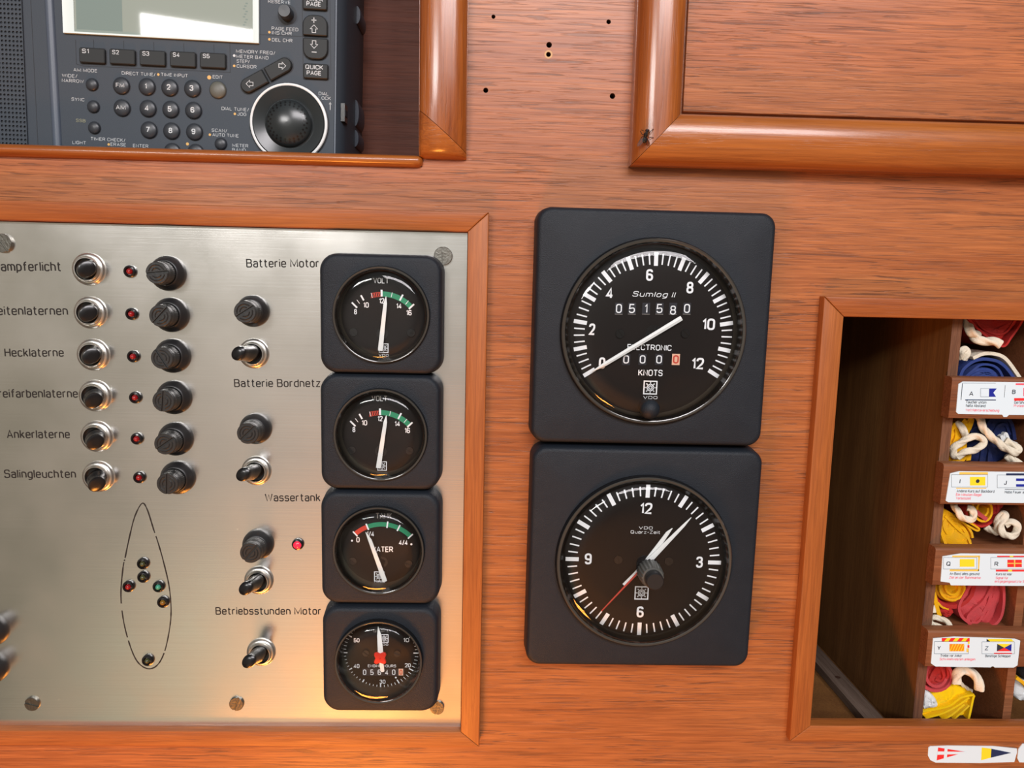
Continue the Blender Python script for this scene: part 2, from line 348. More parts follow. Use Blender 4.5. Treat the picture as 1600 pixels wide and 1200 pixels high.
class MB:
    def __init__(s): s.v = []; s.f = []; s.m = []; s.mats = []
    def mi(s, m):
        if m not in s.mats: s.mats.append(m)
        return s.mats.index(m)
    def face(s, idx, m): s.f.append(tuple(idx)); s.m.append(s.mi(m))
    def poly(s, pts, z, m):
        b = len(s.v); s.v += [(x, y, z) for x, y in pts]; s.face(range(b, b + len(pts)), m)
    def rect(s, x0, x1, y0, y1, z, m): s.poly([(x0, y0), (x1, y0), (x1, y1), (x0, y1)], z, m)
    def loft(s, loops, m, cap0=False, cap1=False, closed=True):
        b = len(s.v); n = len(loops[0])
        for l in loops: s.v += list(l)
        for k in range(len(loops) - 1):
            for i in range(n if closed else n - 1):
                j = (i + 1) % n
                s.face((b + k * n + i, b + k * n + j, b + (k + 1) * n + j, b + (k + 1) * n + i), m)
        if cap0: s.face(range(b + n - 1, b - 1, -1), m)
        if cap1: s.face(range(b + (len(loops) - 1) * n, b + len(loops) * n), m)
    def box(s, x0, x1, y0, y1, z0, z1, m, bev=0.0):
        if bev <= 0:
            l = [[(x0, y0, z), (x1, y0, z), (x1, y1, z), (x0, y1, z)] for z in (z0, z1)]
            s.loft(l, m, True, True)
        else: s.rbox((x0 + x1) / 2, (y0 + y1) / 2, (x1 - x0) / 2, (y1 - y0) / 2, bev, z0, z1, bev, m, n=8)
    def rr(s, cx, cy, hw, hh, r, z, n=64):
        return [(cx + x, cy + y, z) for x, y in (rr_pt(2 * pi * (i + 0.5) / n, hw, hh, r) for i in range(n))]
    def rloop(s, cx, cy, hw, hh, r, z, seg=5):
        o = []
        r = max(min(r, hw, hh), 1e-7)
        for qx, qy, a0 in ((1, 1, 0), (-1, 1, pi / 2), (-1, -1, pi), (1, -1, 3 * pi / 2)):
            for k in range(seg + 1):
                a = a0 + pi / 2 * k / seg
                o.append((cx + qx * (hw - r) + r * cos(a), cy + qy * (hh - r) + r * sin(a), z))
        return o
    def rbox(s, cx, cy, hw, hh, r, z0, z1, e, m, n=8, seg=5, flare=0.0):
        L = [s.rloop(cx, cy, hw + flare, hh + flare, r + flare, z0, seg)]
        for k in range(4):
            a = pi / 2 * k / 3
            L.append(s.rloop(cx, cy, hw - e * (1 - cos(a)), hh - e * (1 - cos(a)), max(r - e * (1 - cos(a)), 1e-5), z1 - e + e * sin(a), seg))
        s.loft(L, m, True, True)
    def circ(s, cx, cy, r, z, n=32, ph=0.0): return [(cx + r * cos(2 * pi * i / n + ph), cy + r * sin(2 * pi * i / n + ph), z) for i in range(n)]
    def lathe(s, cx, cy, prof, m, n=40, cap0=False, cap1=False):
        s.loft([s.circ(cx, cy, max(r, 1e-6), z, n) for r, z in prof], m, cap0, cap1)
    def disc(s, cx, cy, r, z, m, n=32): s.poly([(x, y) for x, y, _ in s.circ(cx, cy, r, 0, n)], z, m)
    def ring(s, cx, cy, r0, r1, z, m, n=48, a0=None, a1=None):
        if a0 is None: s.loft([s.circ(cx, cy, r1, z, n), s.circ(cx, cy, r0, z, n)], m)
        else: s.loft([[(cx + r * sin(a0 + (a1 - a0) * i / n), cy + r * cos(a0 + (a1 - a0) * i / n), z) for i in range(n + 1)] for r in (r1, r0)], m, closed=False)
    def bar(s, x0, y0, x1, y1, w0, w1, z, m, t=0.0):
        dx, dy = x1 - x0, y1 - y0; l = sqrt(dx * dx + dy * dy) or 1; nx, ny = -dy / l, dx / l
        p = [(x0 - nx * w0 / 2, y0 - ny * w0 / 2), (x1 - nx * w1 / 2, y1 - ny * w1 / 2), (x1 + nx * w1 / 2, y1 + ny * w1 / 2), (x0 + nx * w0 / 2, y0 + ny * w0 / 2)]
        if t: s.loft([[(x, y, z) for x, y in p], [(x, y, z + t) for x, y in p]], m, True, True)
        else: s.poly(p, z, m)
    def prism(s, pts, z0, z1, m): s.loft([[(x, y, z) for x, y in pts] for z in (z0, z1)], m, True, True)
    def tick(s, cx, cy, r0, r1, ang, w, z, m): s.bar(cx + r0 * sin(ang), cy + r0 * cos(ang), cx + r1 * sin(ang), cy + r1 * cos(ang), w, w, z, m)
    def stroke(s, P, w, z, m, closed=False):
        n = len(P); L_, R_ = [], []
        for i, (x, y) in enumerate(P):
            if closed: p, q = (P[i - 1] if i else P[-2]), (P[i + 1] if i < n - 1 else P[1])
            else: p, q = P[max(i - 1, 0)], P[min(i + 1, n - 1)]
            d1 = Vector((x - p[0], y - p[1])); d2 = Vector((q[0] - x, q[1] - y))
            if d1.length < 1e-9: d1 = d2
            if d2.length < 1e-9: d2 = d1
            if d1.length < 1e-9: d1 = d2 = Vector((1, 0))
            d1.normalize(); d2.normalize(); n1 = Vector((-d1.y, d1.x)); n2 = Vector((-d2.y, d2.x)); k = n1 + n2
            k = n1 if k.length < 0.2 else k / max(k.length_squared / 2, 0.5)
            ex = Vector((0, 0))
            L_.append((x + k.x * w / 2, y + k.y * w / 2, z + i * 1.5e-6)); R_.append((x - k.x * w / 2, y - k.y * w / 2, z + i * 1.5e-6))
        s.loft([R_, L_], m, closed=False)
    def text(s, t, x, y, z, cap, m, width=None, bold=0.0, align='C', rot=0.0, shear=0.0):
        sw = cap * (0.11 + 0.048 * bold * 100); gap = 0.26
        pen = 0.0; items = []
        for ch in t:
            st, w = glyph(ch); items.append((pen, st)); pen += w + (gap if ch != ' ' else 0.1)
        pen -= gap
        sy = cap - sw; sx = sy if width is None else (width - sw) / max(pen, 0.05)
        if t in ('1', 'I', 'l'): sx = sy
        off = {'L': 0, 'C': pen / 2, 'R': pen}[align] * sx; o0 = sw / 2 if align == 'L' else 0
        c_, s_ = cos(rot), sin(rot)
        for p0, strokes in items:
            for sn, (P, closed) in enumerate(strokes):
                Q = []
                for u, v in P:
                    ly = v * sy + sw / 2; lx = (p0 + u) * sx - off + o0 + shear * ly
                    Q.append((x + lx * c_ - ly * s_, y + lx * s_ + ly * c_))
                s.stroke(Q, sw, z + sn * 2.5e-5, m, closed)
    def tube(s, pts, rads, m, n=10, caps=True, strands=0, twist=0.0, flat=1.0):
        P = [Vector(p) for p in pts]; K = len(P)
        if not hasattr(rads, '__len__'): rads = [rads] * K
        loops = []; nrm = None; run = 0.0
        for i in range(K):
            t = (P[min(i + 1, K - 1)] - P[max(i - 1, 0)])
            t = t.normalized() if t.length > 1e-9 else Vector((0, 0, 1))
            if nrm is None: nrm = t.orthogonal().normalized()
            nrm = (nrm - t * nrm.dot(t)); nrm = nrm.normalized() if nrm.length > 1e-6 else t.orthogonal().normalized()
            bn = t.cross(nrm)
            if i: run += (P[i] - P[i - 1]).length
            l = []
            for k in range(n):
                a = 2 * pi * k / n; r = rads[i]
                if strands: r *= 1 + 0.20 * cos(strands * a - twist * run)
                q = P[i] + nrm * (r * cos(a)) + bn * (r * sin(a) * flat); l.append(tuple(q))
            loops.append(l)
        s.loft(loops, m, caps, caps)
    def ribbon(s, pts, th, z0, z1, m, seg=4, wob=0.0, rnd=None):
        K = len(pts); nr = []
        for i in range(K):
            a, b = pts[max(i - 1, 0)], pts[min(i + 1, K - 1)]; dx, dy = b[0] - a[0], b[1] - a[1]; l = sqrt(dx * dx + dy * dy) or 1
            nr.append((-dy / l, dx / l))
        outer, inner = [], []
        ph = [rnd.uniform(0, 6.28) for _ in range(3)] if rnd else [0, 0, 0]
        for q in range(seg + 1):
            z = z1 + (z0 - z1) * q / seg
            o_, i_ = [], []
            for i, (x, y) in enumerate(pts):
                w = wob * (0.4 if q == 0 else 1.0) * sin(ph[0] + i * 0.55 + q * 1.9) + wob * 0.6 * sin(ph[1] + i * 0.23 - q * 1.1)
                zz = z + (wob * 1.2 * sin(ph[2] + i * 0.4) if q == 0 else 0)
                nx, ny = nr[i]
                o_.append((x + nx * (th / 2 + w), y + ny * (th / 2 + w), zz)); i_.append((x + nx * (w - th / 2), y + ny * (w - th / 2), zz))
            outer.append(o_); inner.append(i_)
        s.loft(outer, m, closed=False); s.loft(inner[::-1], m, closed=False)
        s.loft([inner[0], outer[0]], m, closed=False); s.loft([outer[-1], inner[-1]], m, closed=False)
        s.loft([[l[0] for l in outer], [l[0] for l in inner]], m, closed=False); s.loft([[l[-1] for l in inner], [l[-1] for l in outer]], m, closed=False)
    def mesh(s, name, sharp=35):
        me = bpy.data.meshes.new(name)
        me.from_pydata([tuple(v) for v in s.v], [], s.f)
        for m in s.mats: me.materials.append(m)
        for p, k in zip(me.polygons, s.m): p.material_index = k; p.use_smooth = True
        me.update(); me.validate()
        me.set_sharp_from_angle(angle=radians(sharp))
        return me

def smooth(pts, k=6, closed=False):
    P = [Vector(p) for p in pts]; out = []; n = len(P)
    rng_ = range(n if closed else n - 1)
    for i in rng_:
        g = (lambda j: P[j % n]) if closed else (lambda j: P[min(max(j, 0), n - 1)])
        a, b, c, d = g(i - 1), g(i), g(i + 1), g(i + 2)
        for q in range(k):
            t = q / k
            out.append(0.5 * ((2 * b) + (c - a) * t + (2 * a - 5 * b + 4 * c - d) * t * t + (3 * b - a - 3 * c + d) * t ** 3))
    if not closed: out.append(P[-1])
    return out

class Thing:
    """A top-level thing fixed to the bulkhead: local x right, y up, z out of the bulkhead."""
    def __init__(s, name, px, py, h=0.0, roll=0.0, label=None, cat=None, group=None, mb=None, kind=None):
        s.name = name; s.h = h; s.roll = roll; s.u, s.w = W(px, py, h); s.root = None
        if mb is None and kind is None: s.make(None, label, cat, group)
        s.label, s.cat, s.group, s.kind = label, cat, group, kind
    def make(s, data, label, cat, group=None, kind=None):
        o = bpy.data.objects.new(s.name, data); C.objects.link(o)
        o.location = (s.u, -s.h, Z0 + s.w); o.rotation_euler = (pi / 2, s.roll, 0)
        if data is None: o.empty_display_size = 0.01
        if label: o['label'] = label
        if cat: o['category'] = cat
        if group: o['group'] = group
        if kind: o['kind'] = kind
        s.root = o; return o
    def single(s, mb, sharp=35): return s.make(mb.mesh(s.name, sharp), s.label, s.cat, s.group, s.kind)
    def L(s, px, py, h=None):
        h = s.h if h is None else h
        a, b = W(px, py, h); a -= s.u; b -= s.w
        c_, s_ = cos(s.roll), sin(s.roll)          # undo the roll about the bulkhead normal
        return Vector((a * c_ - b * s_, a * s_ + b * c_, h - s.h))
    def X(s, px, py, h=None): v = s.L(px, py, h); return v.x, v.y
    def sc(s, px, py, h=None): return (s.L(px + 10, py, h) - s.L(px - 10, py, h)).length / 20
    def part(s, name, mb, parent=None, loc=(0, 0, 0), rotz=0.0, label=None, sharp=35):
        me = mb.mesh(name, sharp) if isinstance(mb, MB) else mb
        o = bpy.data.objects.new(name, me); C.objects.link(o)
        o.parent = parent or s.root; o.location = loc; o.rotation_euler = (0, 0, rotz)
        if label: o['label'] = label
        return o
    def txt(s, mb, t, pxc, pyb, cap, m, h, width=None, bold=0.0, align='C', dz=0.0, shear=0.0, slope=None):
        k = s.sc(pxc, pyb, h); v = s.L(pxc, pyb, h); rot = 0.0
        mb.text(t, v.x, v.y, v.z + dz, cap * k, m, None if width is None else width * k, bold * 0.01, align, rot, shear)

def structure(name, px, py, h=0.0): return Thing(name, px, py, h, kind='structure')

# ------------------------------------------------------------------ the bulkhead
bulk = structure('wall_back', 766, 447)
def plate(mb, X0, X1, Y0, Y1, rects, holes, m, thick, mh):
    xs, ys = {X0, X1}, {Y0, Y1}
    for a, b, c, d in [r[:4] for r in rects]: xs |= {a, b}; ys |= {c, d}
    for hx, hy, r, (a, b, c, d), _ in holes: xs |= {a, b}; ys |= {c, d}
    xs = sorted(x for x in xs if X0 <= x <= X1); ys = sorted(y for y in ys if Y0 <= y <= Y1)
    grid = {}
    def vid(x, y):
        if (x, y) not in grid: grid[(x, y)] = len(mb.v); mb.v.append((x, y, 0.0))
        return grid[(x, y)]
    for i in range(len(xs) - 1):
        for j in range(len(ys) - 1):
            a, b, c, d = xs[i], xs[i + 1], ys[j], ys[j + 1]; mx_, my_ = (a + b) / 2, (c + d) / 2
            if any(r[0] < mx_ < r[1] and r[2] < my_ < r[3] for r in rects): continue
            hh = [h for h in holes if h[3][0] < mx_ < h[3][1] and h[3][2] < my_ < h[3][3]]
            if not hh: mb.face((vid(a, c), vid(b, c), vid(b, d), vid(a, d)), m); continue
            hx, hy, r, bb, pale = hh[0]
            sq = [(b, my_), (b, d), (mx_, d), (a, d), (a, my_), (a, c), (mx_, c), (b, c)]
            base = len(mb.v); mb.v += [(x, y, 0) for x, y in sq]
            n = 16; cb = len(mb.v)
            mb.v += [(hx + r * cos(2 * pi * k / n), hy + r * sin(2 * pi * k / n), 0) for k in range(n)]
            for k in range(8):
                k2 = (k + 1) % 8
                mb.face((base + k, base + k2, cb + (2 * k + 2) % n, cb + 2 * k + 1), m); mb.face((base + k, cb + 2 * k + 1, cb + 2 * k), m)
            mb.loft([mb.circ(hx, hy, r, 0, n), mb.circ(hx, hy, r * 0.9, -0.0006, n), mb.circ(hx, hy, r * 0.75, -0.009, n)], mh, False, True)
            if pale: mb.ring(hx, hy, r, r * 1.7, 0.00005, pale, 16)
    for a, b, c, d, thick in [r if len(r) == 5 else r + (thick,) for r in rects]:
        mb.loft([[(a, c, z), (b, c, z), (b, d, z), (a, d, z)] for z in (0, -thick)], m)
def wx(px, py): return W(px, py)
NX1 = wx(660, 200)[0]; NY0 = wx(330, 252)[1]
OX0, OY1 = wx(1310, 490); OY0 = wx(1300, 1126)[1]
EXT = (-0.80, 0.80, -0.55, 0.50)            # the bulkhead: left, right, bottom, top
NL, NT, LR, PL = -0.40, 0.30, 0.42, -0.33   # radio niche left and top, locker right, switch panel left
PALE = mat('splintered_wood', rgb(205, 165, 120), 0.7)
HOLE = mat('screw_hole_wood', (0.05, 0.018, 0.008, 1), 0.8)
holes = []
for px, py, r, bb, pale in ((771, 26, 3.0, (745, 785, 18, 40), None), (951, 34, 3.4, (930, 972, 18, 44), None), (858, 70, 4.2, (845, 871, 62, 77.5), None),
                            (857, 85, 3.6, (845, 871, 77.5, 96), PALE), (759, 141, 3.8, (745, 785, 131, 153), None), (957, 150, 4.2, (930, 972, 139, 160), None)):
    x, y = wx(px, py); k = 0.0003
    holes.append([x, y, r * k, None, pale, bb])
xa, xb = wx(750, 90)[0], wx(780, 90)[0]; xc, xd = wx(940, 90)[0], wx(968, 90)[0]; xe, xf = wx(848, 75)[0], wx(868, 75)[0]
ya = [holes[i][1] for i in range(6)]
dy = 0.003
top_ = (min(ya[0], ya[1]) - dy, max(ya[0], ya[1]) + dy); low_ = (min(ya[4], ya[5]) - dy, max(ya[4], ya[5]) + dy)
ym = (ya[2] + ya[3]) / 2
for i, (p, q, r_) in enumerate(((xa, xb, top_), (xc, xd, top_), (xe, xf, (ym, ya[2] + dy)), (xe, xf, (ya[3] - dy, ym)), (xa, xb, low_), (xc, xd, low_))): holes[i][3] = (p, q, *r_)
holes = [h[:5] for h in holes]
mb = MB()
plate(mb, *EXT, [(NL, NX1, NY0, NT), (OX0, LR, OY0, OY1, 0.0022)], holes, wood_wall, 0.016, HOLE)
bulk.single(mb)

# niche that holds the radio, and the flag locker: plywood linings behind the openings
def box_lining(name, x0, x1, y0, y1, zb, zf, m, mfloor, skip=()):
    t = structure(name, 766, 447); b = MB(); th = 0.006
    b.box(x0 - th, x1 + th, y0 - th, y1 + th, zb - th, zb, m)
    if 'l' not in skip: b.box(x0 - th, x0, y0 - th, y1 + th, zb, zf, m)
    if 'r' not in skip: b.box(x1, x1 + th, y0 - th, y1 + th, zb, zf, m)
    if 'b' not in skip: b.box(x0, x1, y0 - th, y0, zb, zf, mfloor)
    if 't' not in skip: b.box(x0, x1, y1, y1 + th, zb, zf, m)
    t.single(b); return t
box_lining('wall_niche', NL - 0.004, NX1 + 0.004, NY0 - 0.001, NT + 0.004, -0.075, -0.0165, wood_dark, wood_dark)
LFX, LFY = OX0 - 0.004, OY0 - 0.016
box_lining('wall_locker', LFX, LR + 0.004, LFY, OY1 + 0.02, -0.21, -0.0025, wood_cup, wood_cup)

# ------------------------------------------------------------------ trims
def bull_profile(w, t, n=9):
    """half cross-section, across 0..w, height 0..t, rounded like a bullnose"""
    p = [(0, 0), (0.0, t * 0.45)]
    for k in range(n + 1):
        a = pi - pi * k / n
        p.append((w / 2 + (w / 2) * cos(a) * 0.985, t * 0.45 + t * 0.55 * (sin(a) ** 0.8 if sin(a) > 0 else 0)))
    return p + [(w, t * 0.45), (w, 0)]

# ledge strip in front of the radio
t = structure('trim_1', 330, 244); mb = MB()
pts_h = []
x0 = NL - t.u; xe_ = t.L(661, 250)[0]
w2 = 0.0026
loops = []
for x, s_ in ((x0, 1), (xe_ - 0.004, 1), (xe_ - 0.0018, 0.93), (xe_ - 0.0006, 0.72), (xe_, 0.35)):
    loops.append([(x, w2 * s_ * cos(a), 0.0042 * s_ * (0.15 + 0.85 * max(sin(a), 0)) - (0.0018 if sin(a) < 0 else 0.0)) for a in [2 * pi * k / 20 for k in range(20)]])
yl = lambda x: 0
mb.loft(loops, wood_mx, True, True)
t.roll = 0.0
o = t.single(mb, 60)

# rounded stile right of the radio niche, with a hipped lower end
t = structure('trim_2', 694, 130); mb = MB()
xl = t.L(656.5, 130)[0]; xr = t.L(730.5, 130)[0]; yb = t.L(694, 249)[1]; yt = NT + 0.03 - t.w
wd = xr - xl; prof = bull_profile(wd, 0.011)
def endloop(y, k): return [(xl + (wd / 2 + (x - wd / 2) * (0.985 + 0.015 * k)), y, z * k) for x, z in prof]
ym_l, ym_r = t.L(656.5, 177)[1], yb + 0.0022
def mit(x): return ym_l + (ym_r - ym_l) * (x - xl) / wd
def hip(y):
    T = ((0, 0.1), (0.0008, 0.5), (0.0035, 0.72), (0.008, 0.88), (0.0135, 0.97), (0.020, 1.0), (9, 1.0)); q = y - yb
    for (a0, k0), (a1, k1) in zip(T, T[1:]):
        if q <= a1: return k0 + (k1 - k0) * max(0, q - a0) / (a1 - a0)
    return 1.0
P_ = [(xl + x, z) for x, z in prof]
mb.loft([[(x, yt + (mit(x) + 0.00012 - yt) * q, z * hip(yt + (mit(x) + 0.00012 - yt) * q)) for x, z in P_] for q in (0, 0.3, 0.6, 0.8, 0.9, 0.95, 1.0)], wood_my, True, True)
t.single(mb, 40)
t2 = structure('trim_13', 694, 130); mb = MB()
mb.loft([[(x, mit(x) - 0.00012 + (yb - mit(x) + 0.00012) * q, z * hip(mit(x) + (yb - mit(x)) * q)) for x, z in P_] for q in (0, 0.25, 0.5, 0.7, 0.82, 0.9, 0.96, 1.0)], wood_mx, True, True)
t2.single(mb, 40)

# moulding round the upper right cupboard panel: upright and level pieces meeting in a mitre, and the panel itself
t = structure('trim_3', 1020, 230)
A = t.L(981.5, 261.5); Bi = t.L(1057.5, 183.5)
wv = Bi[0] - A[0]; wh = Bi[1] - A[1]; yt = 0.42 - t.w; xR = 0.60 - t.u
mbv, mbh = MB(), MB(); pv = bull_profile(1.0, 0.014)
mbv.loft([[(A[0] + wv * q, yt, z) for q, z in pv], [(A[0] + wv * q, A[1] + wh * q + 0.00012, z) for q, z in pv]], wood_my, True, True)
mbh.loft([[(A[0] + wv * q + 0.00012, A[1] + wh * q, z) for q, z in pv], [(xR, A[1] + wh * q, z) for q, z in pv]], wood_mx, True, True)
o = t.make(mbv.mesh('trim_3', 40), None, None, None, 'structure')
t2 = structure('trim_4', 1020, 230); t2.make(mbh.mesh('trim_4', 40), None, None, None, 'structure')
t = structure('door_1', 1320, 90); mb = MB()
x0, y0 = t.X(1065, 176); mb.box(x0, 0.60 - t.u, y0, 0.42 - t.w, 0.0, 0.0022, wood_door, 0.0004)
t.single(mb)

def frame_piece(name, t, quad, z0, z1, m, e=0.0007):
    """quad: four corners (outer a, outer b, inner b, inner a); top edges eased"""
    b = MB(); cx = sum(p[0] for p in quad) / 4; cy = sum(p[1] for p in quad) / 4
    def inset(d):
        n = 4; o = []
        for i in range(n):
            p0, p1, p2 = Vector(quad[i - 1]), Vector(quad[i]), Vector(quad[(i + 1) % n])
            d1 = (p1 - p0).normalized(); d2 = (p2 - p1).normalized()
            n1 = Vector((-d1.y, d1.x)); n2 = Vector((-d2.y, d2.x))
            if n1.dot(Vector((cx, cy)) - p1) < 0: n1 = -n1
            if n2.dot(Vector((cx, cy)) - p1) < 0: n2 = -n2
            k = 1 + n1.dot(n2)
            o.append(p1 + (n1 + n2) * (d / max(k, 0.2)))
        return o
    ls = []
    for d, z in ((0, z0), (0, z1 - e), (e * 0.3, z1 - e * 0.3), (e, z1)):
        ls.append([(p[0], p[1], z) for p in inset(d)])
    b.loft(ls, m, True, True)
    tt = structure(name, 766, 447); tt.u, tt.w = t.u, t.w
    return tt.single(b)

# frame round the switch panel
t = structure('trim_5', 740, 750)
HF = 0.006
fx_o = t.L(756.5, 750, HF)[0]; fx_i = t.L(725.5, 750, HF)[0]
fy_to = t.L(380, 322, HF)[1]; fy_ti = t.L(380, 353, HF)[1]
fy_bo = t.L(380, 1166.5, HF)[1]; fy_bi = t.L(380, 1143, HF)[1]
fxl = PL - t.u; fxo = fxl - (fx_o - fx_i)
frame_piece('trim_5', t, [(fxo, fy_to), (fx_o, fy_to), (fx_i, fy_ti), (fxl, fy_ti)], 0, HF, wood_fx)
frame_piece('trim_6', t, [(fx_o, fy_to), (fx_o, fy_bo), (fx_i, fy_bi), (fx_i, fy_ti)], 0, HF, wood_fy)
frame_piece('trim_7', t, [(fx_o, fy_bo), (fxo, fy_bo), (fxl, fy_bi), (fx_i, fy_bi)], 0, HF, wood_fx)
frame_piece('trim_14', t, [(fxo, fy_bo), (fxo, fy_to), (fxl, fy_ti), (fxl, fy_bi)], 0, HF, wood_fy)
PANEL_T = t

# frame round the flag locker
t = structure('trim_8', 1280, 800)
HL = 0.005
lx_o = t.L(1262, 800, HL)[0]; lx_i = t.L(1294, 800, HL)[0]
ly_to = t.L(1440, 466.5, HL)[1]; ly_ti = t.L(1440, 497.5, HL)[1]
ly_bo = t.L(1440, 1159, HL)[1]; ly_bi = t.L(1440, 1134.5, HL)[1]
lxr = LR - 0.003 - t.u; lxo = lxr + (lx_i - lx_o)
frame_piece('trim_8', t, [(lx_o, ly_to), (lxo, ly_to), (lxr, ly_ti), (lx_i, ly_ti)], 0, HL, wood_fx)
frame_piece('trim_9', t, [(lx_o, ly_bo), (lx_o, ly_to), (lx_i, ly_ti), (lx_i, ly_bi)], 0, HL, wood_fy)
frame_piece('trim_10', t, [(lxo, ly_bo), (lx_o, ly_bo), (lx_i, ly_bi), (lxr, ly_bi)], 0, HL, wood_fx)
frame_piece('trim_15', t, [(lxo, ly_to), (lxo, ly_bo), (lxr, ly_bi), (lxr, ly_ti)], 0, HL, wood_fy)

# ------------------------------------------------------------------ switch panel
HP = 0.0016
cp = Thing('control_panel', 360, 745, 0.0, label='brushed metal switch panel with engraved lettering in a teak frame', cat='control panel')
p_r = fx_i - 0.0003 + (PANEL_T.u - cp.u); p_t = fy_ti - 0.0004 + (PANEL_T.w - cp.w)
p_b = cp.L(380, 1134.5, HP)[1]; p_l = PL + 0.0003 - cp.u
mb = MB()
mb.box(p_l, p_r, p_b, p_t, 0.0, HP, alu_m)
def ptxt(s, xl, xr, yb, cap, bold=0.45):
    a, b = cp.L(xl, yb, HP), cp.L(xr, yb, HP); k = cp.sc((xl + xr) / 2, yb, HP)
    mb.text(s, a.x, a.y, HP + 0.00006, cap * k, ink_m, (b - a).length, bold * 0.01, 'L', atan2(b.y - a.y, b.x - a.x))
ptxt('Dampferlicht', -10, 96, 424, 15.5); ptxt('Seitenlaternen', -15, 106.5, 492.5, 14.5); ptxt('Hecklaterne', 7.5, 100, 557.5, 14)
ptxt('Dreifarbenlaterne', -13, 122, 621.5, 14); ptxt('Ankerlaterne', 11, 109.5, 685, 14); ptxt('Salingleuchten', 7, 119, 747, 14)
ptxt('Batterie Motor', 385, 499, 418, 13.5); ptxt('Batterie Bordnetz', 366, 501, 605, 13); ptxt('Wassertank', 414, 501, 783.5, 13); ptxt('Betriebsstunden Motor', 337, 502, 960.5, 12.5)
hull = [(222, 786.5), (211, 806), (203, 836), (196, 869), (192, 889), (189, 932), (194, 975), (205, 1014), (216.5, 1036), (232, 1045), (246.5, 1038.5), (257.5, 1017), (265, 982), (267.3, 952), (264, 915), (255, 876), (247, 848), (240, 827), (230, 796)]
hp = smooth([cp.L(x, y, HP) for x, y in hull], 8, True)
rnd = random.Random(4)
n_ = len(hp)
lw = [0.00056 * (0.8 + 0.5 * rnd.random()) for _ in range(n_)]
for i in range(n_):
    if rnd.random() < 0.035: continue
    a, b = hp[i], hp[(i + 1) % n_]
    mb.bar(a.x, a.y, b.x, b.y, lw[i], lw[(i + 1) % n_], HP + 0.00006, ink_m)
cp.part('face_plate', mb)

def slotted(mb, r, z0, z1, slot, m, n=24, rim=0.0):
    """round head whose slot is a real gap between two half slabs"""
    zs = z1 - min(0.0007, (z1 - z0) * 0.6)
    mb.lathe(0, 0, [(r, z0), (r, zs)], m, n, True, True)
    a0 = math.asin(min(0.95, slot / 2 / r))
    for sgn in (1, -1):
        pts = [(sgn * r * sin(a0 + (pi - 2 * a0) * k / 14) , r * cos(a0 + (pi - 2 * a0) * k / 14)) for k in range(15)]
        # half disc on one side of the slot (slot runs along y)
        q = [(sgn * slot / 2, sqrt(r * r - slot * slot / 4))] + pts[0:0]
        pts = []
        for k in range(15):
            a = -pi / 2 + a0 + (pi - 2 * a0) * k / 14
            pts.append((sgn * r * cos(a), r * sin(a)))
        if sgn < 0: pts = pts[::-1]
        b = 0.9 if not rim else 1 - rim
        mb.loft([[(x, y, zs) for x, y in pts], [(x, y, z1 - 0.0002) for x, y in pts], [(sgn * slot / 2 + (x - sgn * slot / 2) * 0.95, y * 0.95, z1) for x, y in pts]], m, True, True)

scr = MB(); slotted(scr, 0.0042, 0, 0.0016, 0.0011, screw_m); scr_me = scr.mesh('screw')
scs = MB(); slotted(scs, 0.0035, 0, 0.0011, 0.0008, screw_m); scs_me = scs.mesh('screw')
for px, py, me, r in ((5, 380, scr_me, 0.6), (692.5, 400, scr_me, 0.03), (50, 1100, scs_me, 1.3), (369.5, 1100, scs_me, -0.35), (683, 1106, scs_me, -0.1)):
    v = cp.L(px, py, HP + 0.0006); cp.part('screw', me, None, (v.x, v.y, HP), r)

# toggle switches: chrome bush and nut, with a black flattened lever as sub-part
def chrome_collar(R):
    b = MB()
    b.lathe(0, 0, [(R, 0), (R * 0.99, 0.0007), (R * 0.94, 0.0013), (R * 0.86, 0.0017), (R * 0.80, 0.0018), (R * 0.775, 0.0015), (R * 0.76, 0.0019), (R * 0.74, 0.0027), (R * 0.70, 0.0031), (R * 0.67, 0.0031), (R * 0.645, 0.0028), (R * 0.64, 0.0012)], chrome_m, 40)
    b.lathe(0, 0, [(R * 0.645, 0.0014), (R * 0.3, 0.0012), (0.0, 0.0012)], lever_m, 32)
    return b.mesh('toggle_switch')
col_a, col_b = chrome_collar(0.0074), chrome_collar(0.0070)
def toggle(px, py, tipx, tipy, tiph, me, k=1.0):
    v = cp.L(px, py, HP + 0.001)
    o = cp.part('toggle_switch', me, None, (v.x, v.y, HP))
    b = MB()
    tip = cp.L(tipx, tipy, tiph) - Vector((v.x, v.y, HP))
    base = Vector((0, 0, 0.0012))
    ds = (tip - base)
    pts = [base + ds * q for q in (0, 0.22, 0.36, 0.52, 0.66, 0.82, 0.91, 0.96, 0.99, 1.0)]
    rr = [r * k for r in (0.0040, 0.0043, 0.0042, 0.0038, 0.0036, 0.0036, 0.0036, 0.0034, 0.0027, 0.0010)]
    b.tube(pts, rr, lever_m, 20, flat=0.82)
    cp.part('lever', b, o)
for i, (px, py) in enumerate(((137.5, 420.5), (140, 488.5), (144.5, 554.5), (147.5, 618.7), (150, 682.5), (152.5, 745))):
    toggle(px, py, px - 2 + (1 if i > 2 else 0), py + (0, 1, 2, 8, 9, 13)[i], 0.0100, col_a, 1.12)
for px, py, tx, ty in ((396, 552.5, 371, 552), (400, 736, 378.5, 741.5), (404, 907.5, 382.5, 920), (407.5, 1020, 387.5, 1034)):
    toggle(px, py, tx, ty, 0.0185, col_b)

